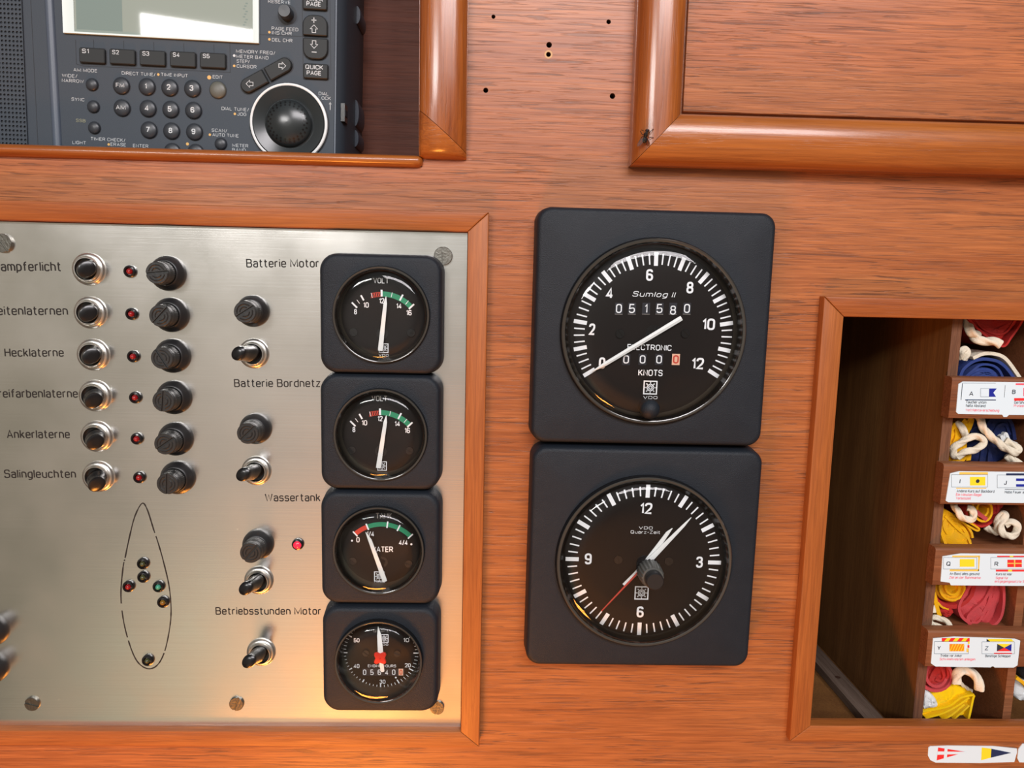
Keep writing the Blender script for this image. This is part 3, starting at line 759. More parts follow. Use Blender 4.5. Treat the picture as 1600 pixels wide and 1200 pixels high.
# fuse holders: flared black base, knurled slotted cap as sub-part
def fuse_base(R):
    b = MB()
    b.lathe(0, 0, [(R, 0), (R, 0.0012), (R * 0.97, 0.0022), (R * 0.86, 0.0036), (R * 0.78, 0.0046), (R * 0.72, 0.0049), (R * 0.70, 0.0049), (R * 0.70, 0.0040)], fuse_m, 40)
    return b.mesh('fuse_holder')
def fuse_cap():
    b = MB(); r = 0.0052; n = 80
    z = lambda q: [((r * (1 + 0.018 * (1 if i % 2 else -1))) * cos(2 * pi * i / n) * q, (r * (1 + 0.018 * (1 if i % 2 else -1))) * sin(2 * pi * i / n) * q, 0) for i in range(n)]
    L0 = [(x, y, 0.003) for x, y, _ in z(1)]; L1 = [(x, y, 0.0085) for x, y, _ in z(1)]
    L2 = [(x, y, 0.0088) for x, y, _ in b.circ(0, 0, r * 0.97, 0, n)]; L3 = [(x, y, 0.0112) for x, y, _ in b.circ(0, 0, r * 0.95, 0, n)]
    b.loft([L0, L1, L2, L3], fusecap_m, False, True)
    c0 = len(b.v)
    tmp = MB(); slotted(tmp, r * 0.93, 0.0110, 0.0122, 0.0011, fusecap_m, 32)
    off = len(b.v); b.v += tmp.v
    for f in tmp.f: b.face([i + off for i in f], fusecap_m)
    for q in (0.66, 0.4):
        for sg in (1, -1):
            a_ = 0.32 if q > 0.5 else 0.5
            pts = [[(sg * rr_ * cos(-pi / 2 + a_ + (pi - 2 * a_) * k / 12), rr_ * sin(-pi / 2 + a_ + (pi - 2 * a_) * k / 12), z_) for k in range(13)] for rr_, z_ in ((r * q + 0.0003, 0.0122), (r * q, 0.0125), (r * q - 0.0003, 0.0122))]
            b.loft(pts, fusecap_m, closed=False)
    return b.mesh('cap')
fb, fb2, fc = fuse_base(0.0079), fuse_base(0.0073), fuse_cap()
for i, (px, py) in enumerate(((262, 427), (267, 492), (269.5, 556), (271.5, 621), (274, 686), (277.5, 746.5), (395, 486), (399, 670), (403, 851), (-13, 987), (-13, 1045))):
    v = cp.L(px, py, HP + 0.001)
    o = cp.part('fuse_holder', fb if i < 6 else fb2, None, (v.x, v.y, HP))
    cp.part('cap', fc, o, (0, 0, 0), (1.45, 0.75, 2.6, 0.1, 0.95, 0.05, 1.0, 0.8, 0.7, 0.4, 1.1)[i] * -1)

# indicator lamps: black ring with a lens sub-part
lb = MB(); lb.lathe(0, 0, [(0.0028, 0), (0.0028, 0.0010), (0.0025, 0.0016), (0.0019, 0.0018), (0.0016, 0.0014)], gloss_black, 28)
lb_me = lb.mesh('indicator_lamp')
def lens(m, r=0.00130):
    b = MB(); b.lathe(0, 0, [(r, 0.0012), (r * 0.9, 0.0018), (r * 0.6, 0.0023), (r * 0.25, 0.00255), (0, 0.0026)], m, 20); return b.mesh('lens')
l_red, l_lit, l_grn, l_amb, l_clr = lens(ledred), lens(ledlit, 0.0021), lens(ledgreen), lens(ledamber), lens(ledclear)
for px, py, me, lab in ((202.5, 424, l_red, None), (205.3, 490.5, l_red, None), (207.8, 557, l_red, None), (211, 621.3, l_red, None), (213.5, 685.7, l_red, None), (217.3, 746.3, l_red, None),
                   (465, 851, l_lit, 'glowing red lamp'), (223, 881, l_clr, 'dull clear lamp'), (223.5, 902, l_clr, 'dull clear lamp'), (200.5, 916.8, l_red, None), (247.5, 917, l_grn, 'green lamp'), (254.5, 941.3, l_amb, 'amber lamp'), (230.5, 1032.3, l_clr, 'dull clear lamp')):
    v = cp.L(px, py, HP + 0.001)
    o = cp.part('indicator_lamp', lb_me, None, (v.x, v.y, HP), label=lab)
    cp.part('lens', me, o)

# ------------------------------------------------------------------ gauges
def logo(mb, x, y, z, s, m):
    """square frame with an eight spoked wheel"""
    w = s * 0.09; h_ = s / 2
    mb.loft([[(x - h_, y - h_, z), (x + h_, y - h_, z), (x + h_, y + h_, z), (x - h_, y + h_, z)], [(x - h_ + w, y - h_ + w, z), (x + h_ - w, y - h_ + w, z), (x + h_ - w, y + h_ - w, z), (x - h_ + w, y + h_ - w, z)]], m)
    mb.ring(x, y, s * 0.19, s * 0.27, z, m, 24); mb.disc(x, y, s * 0.075, z, m, 12)
    for k in range(8):
        a = k * pi / 4
        mb.tick(x, y, 0, s * 0.38, a, s * 0.06, z, m); mb.disc(x + s * 0.37 * sin(a), y + s * 0.37 * cos(a), s * 0.05, z, m, 8)

class Gauge:
    def __init__(g, name, label, cat, group, box, corner, ringc, ringr, hb, base, hd, hrim, roll=0.0, rimw=0.07, dome=0.0035):
        x0, x1, y0, y1 = box
        cx, cy = (x0 + x1) / 2, (y0 + y1) / 2
        t = g.t = Thing(name, cx, cy, hb, roll, label, cat, group)
        # put the empty on the surface the gauge is screwed to
        t.root.location.y = -base; old = t.h; t.h = base
        u, w = W(cx, cy, hb); t.u, t.w = u, w
        a = t.L(x0, cy, hb); b = t.L(x1, cy, hb); c = t.L(cx, y0, hb); d = t.L(cx, y1, hb)
        hw, hh = (b.x - a.x) / 2, (c.y - d.y) / 2
        rc = t.L(*ringc, hrim); R = ringr * t.sc(*ringc, hrim); g.R = R; g.rc = rc
        H = hb - base; r = corner; e = 0.0022
        ca = [atan2(hh - r + r * sin(q), hw - r + r * cos(q)) for q in [pi / 2 * k / 9 for k in range(10)]]
        angs = [2 * pi * i / 96 for i in range(96)] + [v for a in ca for v in (a, pi - a, pi + a, 2 * pi - a)]
        angs = sorted(set(round(a % (2 * pi), 5) for a in angs)); n = len(angs)
        mb = MB(); L = []
        for ins, z in ((-0.0008, 0), (-0.0002, H - e), (0.0001, H - e * 0.75), (e * 0.25, H - e * 0.3), (e * 0.6, H - e * 0.08), (e, H)):
            L.append([(*rr_pt(a, hw - ins, hh - ins, r - ins * 0.6), z) for a in angs])
        L.append([(rc.x + R * cos(a), rc.y + R * sin(a), H) for a in angs])
        mb.loft(L, bezel_m, True)
        t.part('bezel', mb)
        Zr = hrim - base; Zd = hd - base; Ri = R * (1 - rimw)
        mb = MB()
        mb.lathe(rc.x, rc.y, [(R, H - 0.001), (R * 0.998, H), (R * 0.992, Zr - 0.0008), (R * 0.985, Zr - 0.0004)], gloss_black, 72)
        mb.lathe(rc.x, rc.y, [(R * 0.985, Zr - 0.0004), (R * 0.975, Zr), (R * 0.965, Zr), (Ri + 0.0002, Zr - 0.0003)], edge_m, 72)
        mb.lathe(rc.x, rc.y, [(Ri + 0.0002, Zr - 0.0003), (Ri, Zr - 0.001), (Ri * 0.985, Zd + 0.0015), (Ri * 0.95, Zd)], well_m, 72)
        t.part('rim', mb)
        g.dial = MB()
        g.dial.disc(rc.x, rc.y, Ri * 0.985, Zd, dial_m, 64)
        g.hd, g.Zd, g.Zr, g.Ri, g.base, g.dome = hd, Zd, Zr, Ri, base, dome
    def finish(g):
        t = g.t; rc = g.rc; Ri = g.Ri; Z = g.Zr - 0.0005
        t.part('dial', g.dial)
        mb = MB(); d = g.dome
        mb.lathe(rc.x, rc.y, [(Ri * 0.999 * q, Z + d * (1 - q ** 9) ** 0.55) for q in [sin(pi / 2 * k / 36) ** 0.6 for k in range(36, 0, -1)]] + [(1e-5, Z + d)], glass_m, 128)
        t.part('glass', mb, sharp=80)
    def P(g, px, py, dz=0.0): return g.t.L(px, py, g.hd + dz)
    def text(g, s, px, py, cap, m=None, width=None, bold=0.0, shear=0.0):
        """centred on px,py"""
        k = g.t.sc(px, py, g.hd); v = g.P(px, py)
        g.dial.text(s, v.x, v.y - cap * k / 2, g.Zd + 0.00008, cap * k, m or white_m, None if width is None else width * k, bold * 0.006, 'C', 0.0, shear)
    def screws(g, pts, r):
        for px, py, a in pts:
            v = g.P(px, py); b = MB(); slotted(b, r, 0, 0.0007, r * 0.3, gloss_black, 20)
            g.t.part('dial_screw', b, None, (v.x, v.y, g.Zd), a)
    def needle(g, pts, dz, m=None, th=0.0005, name='needle', hub=None):
        """pts: list of (px, py, width px) along the needle"""
        b = MB(); q = [(g.P(px, py, dz), w * g.t.sc(px, py, g.hd + dz)) for px, py, w in pts]
        d = (q[-1][0] - q[0][0]).normalized(); nx, ny = -d.y, d.x
        lf = [(v.x + nx * w / 2, v.y + ny * w / 2) for v, w in q]; rt = [(v.x - nx * w / 2, v.y - ny * w / 2) for v, w in q]
        z = q[0][0].z; md = [(v.x, v.y) for v, w in q]
        m = m or needle_m
        b.loft([[(x, y, z) for x, y in rt], [(x, y, z + th * 0.6) for x, y in rt], [(x, y, z + th) for x, y in md], [(x, y, z + th * 0.6) for x, y in lf], [(x, y, z) for x, y in lf]], m, True, True, closed=False)
        b.face([b.v.index(p) for p in ()] or range(0, 0), m) if False else None
        if hub:
            hx, hy, hr, hm = hub; v = g.P(hx, hy, dz); k = g.t.sc(hx, hy, g.hd + dz) * hr
            b.lathe(v.x, v.y, [(k, g.Zd), (k, z - 0.0002), (k * 0.8, z + th * 1.5), (0, z + th * 1.6)], hm, 24)
        g.t.part(name, b)

SGRP = 'small instruments on the switch panel'
HS, DS, RS = 0.0125, 0.0055, 0.0145
def Z(ox, oy, k): return lambda x, y: (ox + x / k, oy + y / k)

def volt(box, ringc, ringr, z, piv, tip, tail, label, dy=0.0):
    g = Gauge('voltmeter', label, 'gauge', SGRP, box, 0.0075, ringc, ringr, HS, HP, DS, RS)
    c = g.P(*piv); k = g.t.sc(*piv, DS)
    R0, R1 = 58.5 * k, 66 * k; zd = g.Zd + 0.00008; d = g.dial
    px, py = piv
    dg = radians
    for a, r0, r1, w in ((-45, 55.5, 67, 2.6), (-37.5, 58, 65, 0.9), (-29.5, 58.5, 67.5, 2.6), (27.5, 58.5, 69, 2.6), (46.5, 57, 68, 2.6)):
        d.tick(c.x, c.y, r0 * k, r1 * k, dg(a), w * k, zd + 0.00003, white_m)
    d.tick(c.x, c.y, 57.5 * k, 68 * k, dg(-1), 3 * k, zd + 0.00003, white_m)
    for a in (13.5, 38): d.tick(c.x, c.y, R0 - 0.0, R1, dg(a), 0.9 * k, zd + 0.00003, white_m)
    d.ring(c.x, c.y, 57.5 * k, 65.5 * k, zd, green_m, 24, dg(0.2), dg(46))
    # hatched red warning band
    for q in range(5):
        a0 = dg(-18 + q * 3.5)
        pts = [(r * k, a0 + o_) for r, o_ in ((57.5, 0), (57.5, dg(2.0)), (64, dg(4.6)), (64, dg(2.6)))]
        d.poly([(c.x + r * sin(a), c.y + r * cos(a)) for r, a in pts], zd, red_m)
    d.ring(c.x, c.y, 57.2 * k, 58.4 * k, zd, red_m, 12, dg(-18), dg(-1)); d.ring(c.x, c.y, 63.6 * k, 64.6 * k, zd, red_m, 12, dg(-16), dg(-1))
    d.tick(c.x, c.y, 57.5 * k, 65 * k, dg(-15.5), 0.8 * k, zd + 0.00004, white_m)
    g.text('VOLT', px - 2, py - 82.5, 8.6, None, 24.5, 1.0)
    for s, x, y, w in (('8', -42, -34, 4.4), ('10', -25.5, -44.5, 8.5), ('12', -1, -51, 8), ('14', 26, -43, 8.5), ('16', 41.5, -32.5, 8.5)):
        g.text(s, px + x, py + y, 8.4, None, w, 1.6)
    lx, ly = px + 2, py + 23
    v = g.P(lx, ly); logo(d, v.x, v.y, zd, 15 * k, white_m)
    g.text('VDO', px + 2, py + 34, 3.6, None, 15.5, 1.2)
    v = g.P(*piv); d.ring(v.x, v.y, 5 * k, 9 * k, zd, gloss_black, 24)
    g.screws(((px - 45, py - 2, 0.9), (px + 45, py - 1, 1.2)), 0.0019)
    tx, ty = tip; bx, by = tail
    g.needle([(tx, ty, 0.8), (tx + (bx - tx) * 0.13, ty + (by - ty) * 0.13, 5.5), (bx + (tx - bx) * 0.05, by + (ty - by) * 0.05, 7.6), (bx, by, 7.2)], 0.0018)
    g.finish(); return g

z6 = Z(320, 360, 4.0); z7 = Z(320, 570, 4.0); z8 = Z(320, 860, 4.0)
volt((500, 689.5, 399, 584.5), (595, 492.5), 77.0, z6, (597.5, 521), z6(1133, 412), z6(1097, 752), 'square black voltmeter topmost of the four panel gauges, under Batterie Motor')
volt((501, 687.5, 588, 766), (594, 680.5), 74.5, z7, (595, 705), z7(1135, 315), z7(1085, 645), 'square black voltmeter second from the top, beside Batterie Bordnetz lettering')

# water tank gauge
g = Gauge('tank_gauge', 'square black water tank gauge third from the top with red and green arc', 'gauge', SGRP, (502, 686.5, 771, 945), 0.0075, (591, 862), 72.5, HS, HP, DS, RS)
za = Z(500, 770, 8.0); piv = za(775, 865); c = g.P(*piv); k = g.t.sc(*piv, DS); d = g.dial; zd = g.Zd + 0.00008; dg = radians
def pol(x, y):
    v = g.P(*za(x, y)); return atan2(v.x - c.x, v.y - c.y), sqrt((v.x - c.x) ** 2 + (v.y - c.y) ** 2)
angs = [pol(435, 507)[0], pol(590, 420)[0], pol(842, 400)[0], pol(980, 445)[0], pol(1125, 548)[0]]
rm = sum(pol(*q)[1] for q in ((435, 507), (590, 420), (842, 400), (980, 445), (1125, 548))) / 5
d.ring(c.x, c.y, rm - 3.6 * k, rm + 3.6 * k, zd, red_m, 12, angs[0], angs[1]); d.ring(c.x, c.y, rm - 3.6 * k, rm + 3.6 * k, zd, green_m, 32, angs[1], angs[4])
for a, w in zip(angs, (2.2, 2.4, 2.2, 2.2, 2.2)): d.tick(c.x, c.y, rm - 5.2 * k, rm + 5.4 * k, a, w * k, zd + 0.00004, white_m)
g.text('TANK', *za(798, 288), 9.5, mat('dim_print', (0.36, 0.33, 0.30, 1), 0.5), 25.5, 1.0)
g.text('0', *za(475, 586), 8.5, None, 5.2, 1.6); g.text('1/4', *za(632, 512), 8.5, None, 11.5, 1.2); g.text('4/4', *za(1042, 620), 8.5, None, 14, 1.4)
for q in ((400, 598), (1142, 643)): v = g.P(*za(*q)); d.disc(v.x, v.y, 1.7 * k, zd, white_m, 12)
g.text('WATER', *za(775, 705), 9.2, None, 35, 1.6)
v = g.P(*za(742, 1045)); logo(d, v.x, v.y, zd, 16.5 * k, white_m); g.text('VDO', *za(742, 1124), 4, None, 16, 1.2)
g.text('ABR', *za(740, 1192), 4.5, MATS['dim_print'], 18, 0.5)
v = g.P(*piv); d.ring(v.x, v.y, 5 * k, 9 * k, zd, gloss_black, 24)
g.screws(((*za(412, 850), 0.9), (*za(1110, 885), 1.2)), 0.0019)
g.needle([(*za(572, 490), 0.8), (*za(625, 590), 5.5), (*za(800, 1070), 7.4), (*za(812, 1108), 7.2)], 0.0018)
g.finish()

# hour meter
g = Gauge('hour_meter', 'square black engine hour meter at the bottom of the panel gauges with red hub', 'gauge', SGRP, (504.5, 684, 951, 1113.5), 0.0075, (591, 1036.5), 69.5, HS, HP, 0.004, 0.0155, dome=0.003)
zb = Z(500, 940, 8.0); piv = zb(757, 640); c = g.P(*piv); k = g.t.sc(*piv, g.hd); d = g.dial; zd = g.Zd + 0.00008
vb = g.P(*zb(785, 1075)); rm = sqrt((vb.x - c.x) ** 2 + (vb.y - c.y) ** 2)
rm = 58.5 * k; cx, cy = c.x, c.y
for q in range(61):
    if q < 6 or q > 55: continue
    a = radians(q * 6); big = q % 5 == 0
    d.tick(cx, cy, rm - (7.0 if big else 4.6) * k, rm + 0.8 * k, a, (1.9 if big else 0.85) * k, zd, white_m)
for s, x, y in (('50', 458, 482), ('10', 1078, 480), ('40', 457, 805), ('20', 1098, 795), ('30', 782, 1000)): g.text(s, *zb(x, y), 6.8, None, 9, 1.4)
g.text('Quarz', *zb(762, 368), 3.6, MATS['dim_print'], 24, 0.5)
v = g.P(*zb(800, 460)); logo(d, v.x, v.y, zd, 14 * k, white_m); g.text('VDO', *zb(800, 535), 3.2, None, 13, 1.0)
g.text('ENGINE HOURS', *zb(775, 803), 4.6, None, 44, 1.2)
v0, v1 = g.P(*zb(530, 925)), g.P(*zb(1055, 838)); d.rect(v0.x, v1.x, v0.y, v1.y, zd - 0.00003, digit_m)
for s, x in zip('05640', (558, 650, 742, 835, 922)): g.text(s, *zb(x, 882), 9.2, None, 5.2, 1.0)
v0, v1 = g.P(*zb(982, 922)), g.P(*zb(1040, 838)); d.rect(v0.x, v1.x, v0.y, v1.y, zd, peach_m)
vz = g.P(*zb(1012, 880)); d.text('0', vz.x, vz.y - 4 * k, zd + 0.00004, 8 * k, orange_m, 4.6 * k, 0.01)
v = g.P(*zb(948, 948)); d.disc(v.x, v.y, 1.5 * k, zd, white_m, 10)
g.screws(((*zb(575, 640), 0.9), (*zb(965, 645), 1.2)), 0.0017)
g.needle([(*zb(727, 310), 0.8), (*zb(742, 420), 6.5), (*zb(758, 640), 8.6), (*zb(770, 780), 6.2), (*zb(782, 865), 6.0), (*zb(783, 875), 4.5)], 0.0022)
b = MB(); hz = 0.0028; v = g.P(*zb(753, 703), hz); kk = g.t.sc(*piv, g.hd + hz)
lp = [((9.8 + 2.2 * cos(4 * (2 * pi * q / 48) + pi)) * kk * cos(2 * pi * q / 48), (9.8 + 2.2 * cos(4 * (2 * pi * q / 48) + pi)) * kk * sin(2 * pi * q / 48)) for q in range(48)]
b.loft([[(v.x + x * s_, v.y + y * s_, zz) for x, y in lp] for s_, zz in ((1, v.z - 0.0002), (1, v.z + 0.0005), (0.9, v.z + 0.0008))], redhub_m, True, True)
b.lathe(v.x, v.y, [(1.0 * kk, v.z + 0.0008), (0.8 * kk, v.z + 0.0012), (0, v.z + 0.0013)], redhub_m, 12)
g.t.part('hub', b)
g.finish()

# speed log
HB, RB = 0.0115, 0.0145
BGRP = 'large instruments on the bulkhead'
zc = Z(820, 320, 3.81)
g = Gauge('speed_log', 'large square black speed log dial in knots, above the clock', 'gauge', BGRP, (836, 1203, 332, 698), 0.0065, (1022.5, 520), 146.5, HB, 0.0, 0.0075, RB, radians(0.2), 0.055, 0.0045)
piv = zc(758, 757); c = g.P(*piv); k = g.t.sc(*piv, g.hd); d = g.dial; zd = g.Zd + 0.0001
vt = [g.P(*zc(*q)) for q in ((743, 285), (283, 750), (1240, 690), (350, 1018), (1155, 1025))]
# centre of the scale from its marks
import itertools
sx = sum((vt[1].x, vt[2].x)) / 2; sy = c.y
best = None
for ix in range(-12, 13):
    for iy in range(-12, 13):
        qx, qy = c.x + ix * k * 0.6, c.y + iy * k * 0.6
        rs = [sqrt((v.x - qx) ** 2 + (v.y - qy) ** 2) for v in vt]; sp = max(rs) - min(rs)
        if best is None or sp < best[0]: best = (sp, qx, qy, sum(rs) / 5)
_, qx, qy, RT = best
A0 = atan2(vt[3].x - qx, vt[3].y - qy); A1 = atan2(vt[4].x - qx, vt[4].y - qy)
for i in range(49):
    a = A0 + (A1 - A0) * i / 48; big = i % 4 == 0
    d.tick(qx, qy, RT - (20.5 if big else 18.5) * k, RT - (0 if big else 2) * k, a, (6.2 if big else 2.2) * k, zd, white_m)
for s, x, y, w in (('0', 460, 942, 10), ('2', 401, 741, 10), ('4', 506, 525, 11.5), ('6', 743, 418, 11), ('8', 983, 493, 11), ('10', 1094, 711, 20), ('12', 1030, 945, 19.5)): g.text(s, *zc(x, y), 18, None, w, 2.2)
g.text('Sumlog II', *zc(765, 533), 8.4, None, 66, 0.6, 0.3)
for s, x in zip('051580', (560, 638, 722, 802, 882, 965)):
    v0, v1 = g.P(*zc(x - 25, 652)), g.P(*zc(x + 25, 584)); d.rect(v0.x, v1.x, v0.y, v1.y, zd, digit_m)
    vz = g.P(*zc(x, 617 + (10 if x == 882 else 0))); d.text(s, vz.x, vz.y - 7 * k, zd + 0.00005, 14.0 * k, white_m, 9.2 * k if s != '1' else 5 * k, 0.004)
    d.rect(v0.x, v1.x, v0.y, v0.y + 0.5 * k, zd + 0.00004, MATS['dim_print'])
for i, x in enumerate((603, 701, 799, 899)):
    v0, v1 = g.P(*zc(x - 25, 953)), g.P(*zc(x + 25, 888)); d.rect(v0.x, v1.x, v0.y, v1.y, zd, peach_m if i == 3 else digit_m)
    vz = g.P(*zc(x, 920)); d.text('0', vz.x, vz.y - 6.5 * k, zd + 0.00005, 13 * k, red_m if i == 3 else white_m, 9 * k, 0.012 if i == 3 else 0.006)
g.text('ELECTRONIC', *zc(742, 849), 9, None, 69, 1.2); g.text('KNOTS', *zc(748, 1000), 10, None, 38, 1.4)
v = g.P(*zc(747, 1088)); logo(d, v.x, v.y, zd, 22 * k, white_m); g.text('VDO', *zc(747, 1147), 4.6, None, 22, 1.2)
v = g.P(*zc(768, 765)); d.ring(v.x, v.y, 6 * k, 13 * k, zd, gloss_black, 28)
g.screws(((*zc(567, 768), 0.7), (*zc(955, 766), 0.8)), 0.0021)
g.needle([(*zc(398, 993), 0.8), (*zc(480, 946), 6.2), (*zc(920, 681), 7.6), (*zc(932, 674), 7.2)], 0.0022, th=0.0009)
g.finish()
b = MB(); v = g.t.L(1018.5, 641.5, 0.021); z1 = v.z; r = 0.0046
b.lathe(v.x, v.y, [(r * 0.7, g.Zd), (r * 0.7, z1 - 0.006)] + [(r * cos(a), z1 - 0.0046 + 0.0046 * sin(a)) for a in [-0.75 + (pi / 2 + 0.75) * q / 12 for q in range(13)]], MATS['glossy_black_plastic'] if False else bezel_m, 28)
g.t.part('reset_knob', b)

# clock
zk = Z(820, 740, 3.81)
g = Gauge('clock', 'large square black clock with white hands and a red second hand, below the speed log', 'clock', BGRP, (828.3, 1182, 705.5, 1045), 0.0065, (1007.5, 880.5), 139, HB, 0.0, 0.0105, RB, radians(0.3), 0.055, 0.0045)
vt = [g.P(*zk(*q)) for q in ((735, 70), (680, 960), (240, 503), (1170, 530))]
qx, qy = sum(v.x for v in vt) / 4, sum(v.y for v in vt) / 4
RT = sum(sqrt((v.x - qx) ** 2 + (v.y - qy) ** 2) for v in vt) / 4; d = g.dial; zd = g.Zd + 0.0001; k = g.t.sc(1005, 876, g.hd)
a00 = atan2(vt[0].x - qx, vt[0].y - qy)
for i in range(60):
    a = a00 + 2 * pi * i / 60; big = i % 5 == 0
    d.tick(qx, qy, RT - (20.5 if big else 18) * k, RT - (0 if big else 3) * k, a, (6.4 if big else 2.2) * k, zd, white_m)
for s, x, y, w in (('12', 723, 207, 19.5), ('3', 1040, 527, 10.5), ('6', 687, 823, 11), ('9', 377, 507, 11)): g.text(s, *zk(x, y), 18, None, w, 2.2)
g.text('VDO', *zk(720, 323), 4.8, None, 21.5, 0.8); g.text('Quarz-Zeit', *zk(718, 348), 5.2, None, 46, 0.8)
v = g.P(*zk(695, 710)); logo(d, v.x, v.y, zd, 22 * k, white_m)
g.screws(((*zk(555, 511), 0.2), (*zk(856, 520), 0.8)), 0.0021)
pv = (718, 540)
g.needle([(*zk(878, 324), 0.8), (*zk(850, 352), 5.5), (*zk(735, 512), 9.0), (*zk(*pv), 9.0)], 0.0012, name='hour_hand', th=0.0006)
g.needle([(*zk(990, 260), 0.8), (*zk(945, 308), 4.2), (*zk(745, 512), 8.5), (*zk(*pv), 8.0), (*zk(588, 662), 5.0)], 0.0022, name='minute_hand', th=0.0006)
g.needle([(*zk(*pv), 2.4), (*zk(665, 600), 2.2), (*zk(456, 818), 1.8)], 0.0032, red_m, 0.0004, 'second_hand')
g.finish()
b = MB(); v = g.P(*zk(*pv)); n = 64; hk = g.t.L(*zk(775, 622), 0.0335).z
# fluted setting knob on the clock spindle
v2 = g.P(*zk(722, 548))
z0 = g.Zr + 0.0015; z1 = 0.0300; r = 0.0054
def flute(r_, z, amp): return [(v2.x + r_ * (1 + amp * cos(20 * 2 * pi * i / 120)) * cos(2 * pi * i / 120), v2.y + r_ * (1 + amp * cos(20 * 2 * pi * i / 120)) * sin(2 * pi * i / 120), z) for i in range(120)]
kn = mat('knob_grey', (0.10, 0.10, 0.092, 1), 0.32)
b.lathe(v2.x, v2.y, [(0.002, g.Zd), (0.002, z0)], gloss_black, 16)
b.loft([flute(r * 0.96, z0, 0.02), flute(r * 1.04, z0 + 0.0008, 0.045), flute(r * 0.98, z1 - 0.006, 0.045), flute(r * 0.90, z1 - 0.0045, 0.03)], kn, True, True)
g.t.part('setting_knob', b, sharp=50)
b = MB(); b.lathe(v2.x, v2.y, [(0.0038, z1 - 0.005), (0.0041, z1 - 0.0042), (0.0041, z1 - 0.0006), (0.0036, z1), (0.0001, z1)], gloss_black if False else fuse_m, 32)
g.t.part('knob_cap', b)

# ------------------------------------------------------------------ shortwave radio in the niche
HR = -0.006
rd = Thing('shortwave_radio', 300, 150, HR, radians(1.15), 'slate grey shortwave radio with keypad and round tuning dial, in the niche', 'radio')
rd.root.location = (rd.u, -HR, Z0 + rd.w)
def rx(px, py): return rd.X(px, py)
kR = rd.sc(300, 130)
body = MB()
rxr = rx(525, 120)[0]; ryb = rx(500, 258)[1]; ryt = ryb + 0.174; rxl = -0.305 - rd.u
prof = []
for x_, z_ in ((rxl, -0.056), (rxl, -0.003), (rxl + 0.003, 0), (rxr - 0.0008, 0.0), (rxr, -0.0006), (rxr + 0.0022, -0.004), (rxr + 0.0030, -0.010), (rxr + 0.0030, -0.052), (rxr + 0.001, -0.056)):
    prof.append((x_, z_))
body.loft([[(x_, y_, z_) for x_, z_ in prof] for y_ in (ryb, ryb + 0.003, ryt)], radio_m, True, True)
def seam(p, q, w=1.0): a, b = rx(*p), rx(*q); body.bar(a[0], a[1], b[0], b[1], w * kR, w * kR, 0.00006, rgroove_m)
seam((48, 0), (60, 240)); seam((118, 62), (119.5, 100)); seam((119.5, 100), (130, 103)); seam((130, 103), (360, 113)); seam((360, 113), (359, 64))
for x in (146, 193, 240, 287, 334): seam((x, 62 + (x - 146) * 0.04), (x + 0.6, 75 + (x - 146) * 0.04))
seam((406, 54), (472, 57)); seam((472, 0), (474, 124)); seam((515.5, 0), (517, 124)); 
a, b = rx(526, -20), rx(527.5, 245)
body.bar(rxr - 0.0002, a[1], rxr - 0.0002, b[1], 0.0006, 0.0006, 0.00007, rsil_m)
def rt(s, xl, xr, yb, cap=5.0, m=None, bold=0.0):
    p, q = rx(xl, yb), rx(xr, yb); body.text(s, p[0], (p[1] + q[1]) / 2, 0.00007, cap * kR, m or rprint_m, q[0] - p[0], bold * 0.01, 'L')
def rdot(x, y, r=2.0, m=None): p = rx(x, y); body.disc(p[0], p[1], r * kR, 0.00008, m or rorange_m, 12)
for s_, xl, xr, yb in (('AM MODE', 115, 152, 112.5), ('WIDE/', 97, 121, 121), ('NARROW', 97, 131, 129), ('SYNC', 112, 132, 158), ('LIGHT', 113.6, 134.5, 225.5), ('TIMER CHECK/', 142, 196, 220.5), ('ERASE', 173, 197, 228.4), ('ENTER', 208, 232, 230.5),
        ('DIRECT TUNE/', 190.6, 243, 118), ('TIME INPUT', 251.5, 293.6, 120), ('EDIT', 332.6, 348, 123), ('RESERVE', 419, 454, 5.6), ('PAGE FEED', 424.6, 466, 48), ('INS CHR', 425, 456, 54.5), ('DEL CHR', 425, 457, 65.5), ('MEMORY FREQ/', 369, 430, 84), ('METER BAND', 369, 419.5, 91.8), ('STEP/', 370, 390, 98.5), ('CURSOR', 370, 401, 106.5),
        ('DIAL TUNE/', 346.5, 389, 173), ('JOG', 371, 385, 181), ('SCAN/', 331, 355, 206.5), ('AUTO TUNE', 332, 373, 213.8), ('METER', 363, 388, 230), ('BAND', 363, 384, 237), ('DIAL', 498, 513.5, 149), ('LOCK', 498, 517, 156)):
    rt(s_, xl, xr, yb)
rt('SSB', 119, 134, 191, 5, mat('radio_dim_print', rgb(150, 150, 120), 0.5))
for x, y in ((170, 225.7), (247.5, 116.5), (421, 50.4), (421, 61.5), (366, 103), (367, 178), (328, 210.5)): rdot(x, y)
rdot(327, 121, 3.2); rdot(366, 87, 2.0, rprint_m); rdot(293, 225, 2.4, rorange_m)
a, b = rx(516, 172), rx(516, 160); body.bar(a[0], a[1], b[0], b[1], 0.9 * kR, 0.9 * kR, 0.00007, rprint_m); body.poly([(b[0] - 2 * kR, b[1] - 3 * kR), (b[0] + 2 * kR, b[1] - 3 * kR), (b[0], b[1] + 1 * kR)], 0.00007, rprint_m)
rd.part('body', body)
# ridge between loudspeaker and keypad
b = MB(); p, q = rx(76, -20), rx(91, 245); w_ = 0.0020
for z_, f_ in ((0, 1),): pass
b.loft([[((p[0] if e else q[0]) + w_ * cos(t_), (p[1] if e else q[1]), 0.0014 * sin(t_)) for t_ in [pi * k / 8 for k in range(9)]] for e in (1, 0)], rsil_m, closed=False)
rd.part('ridge', b)
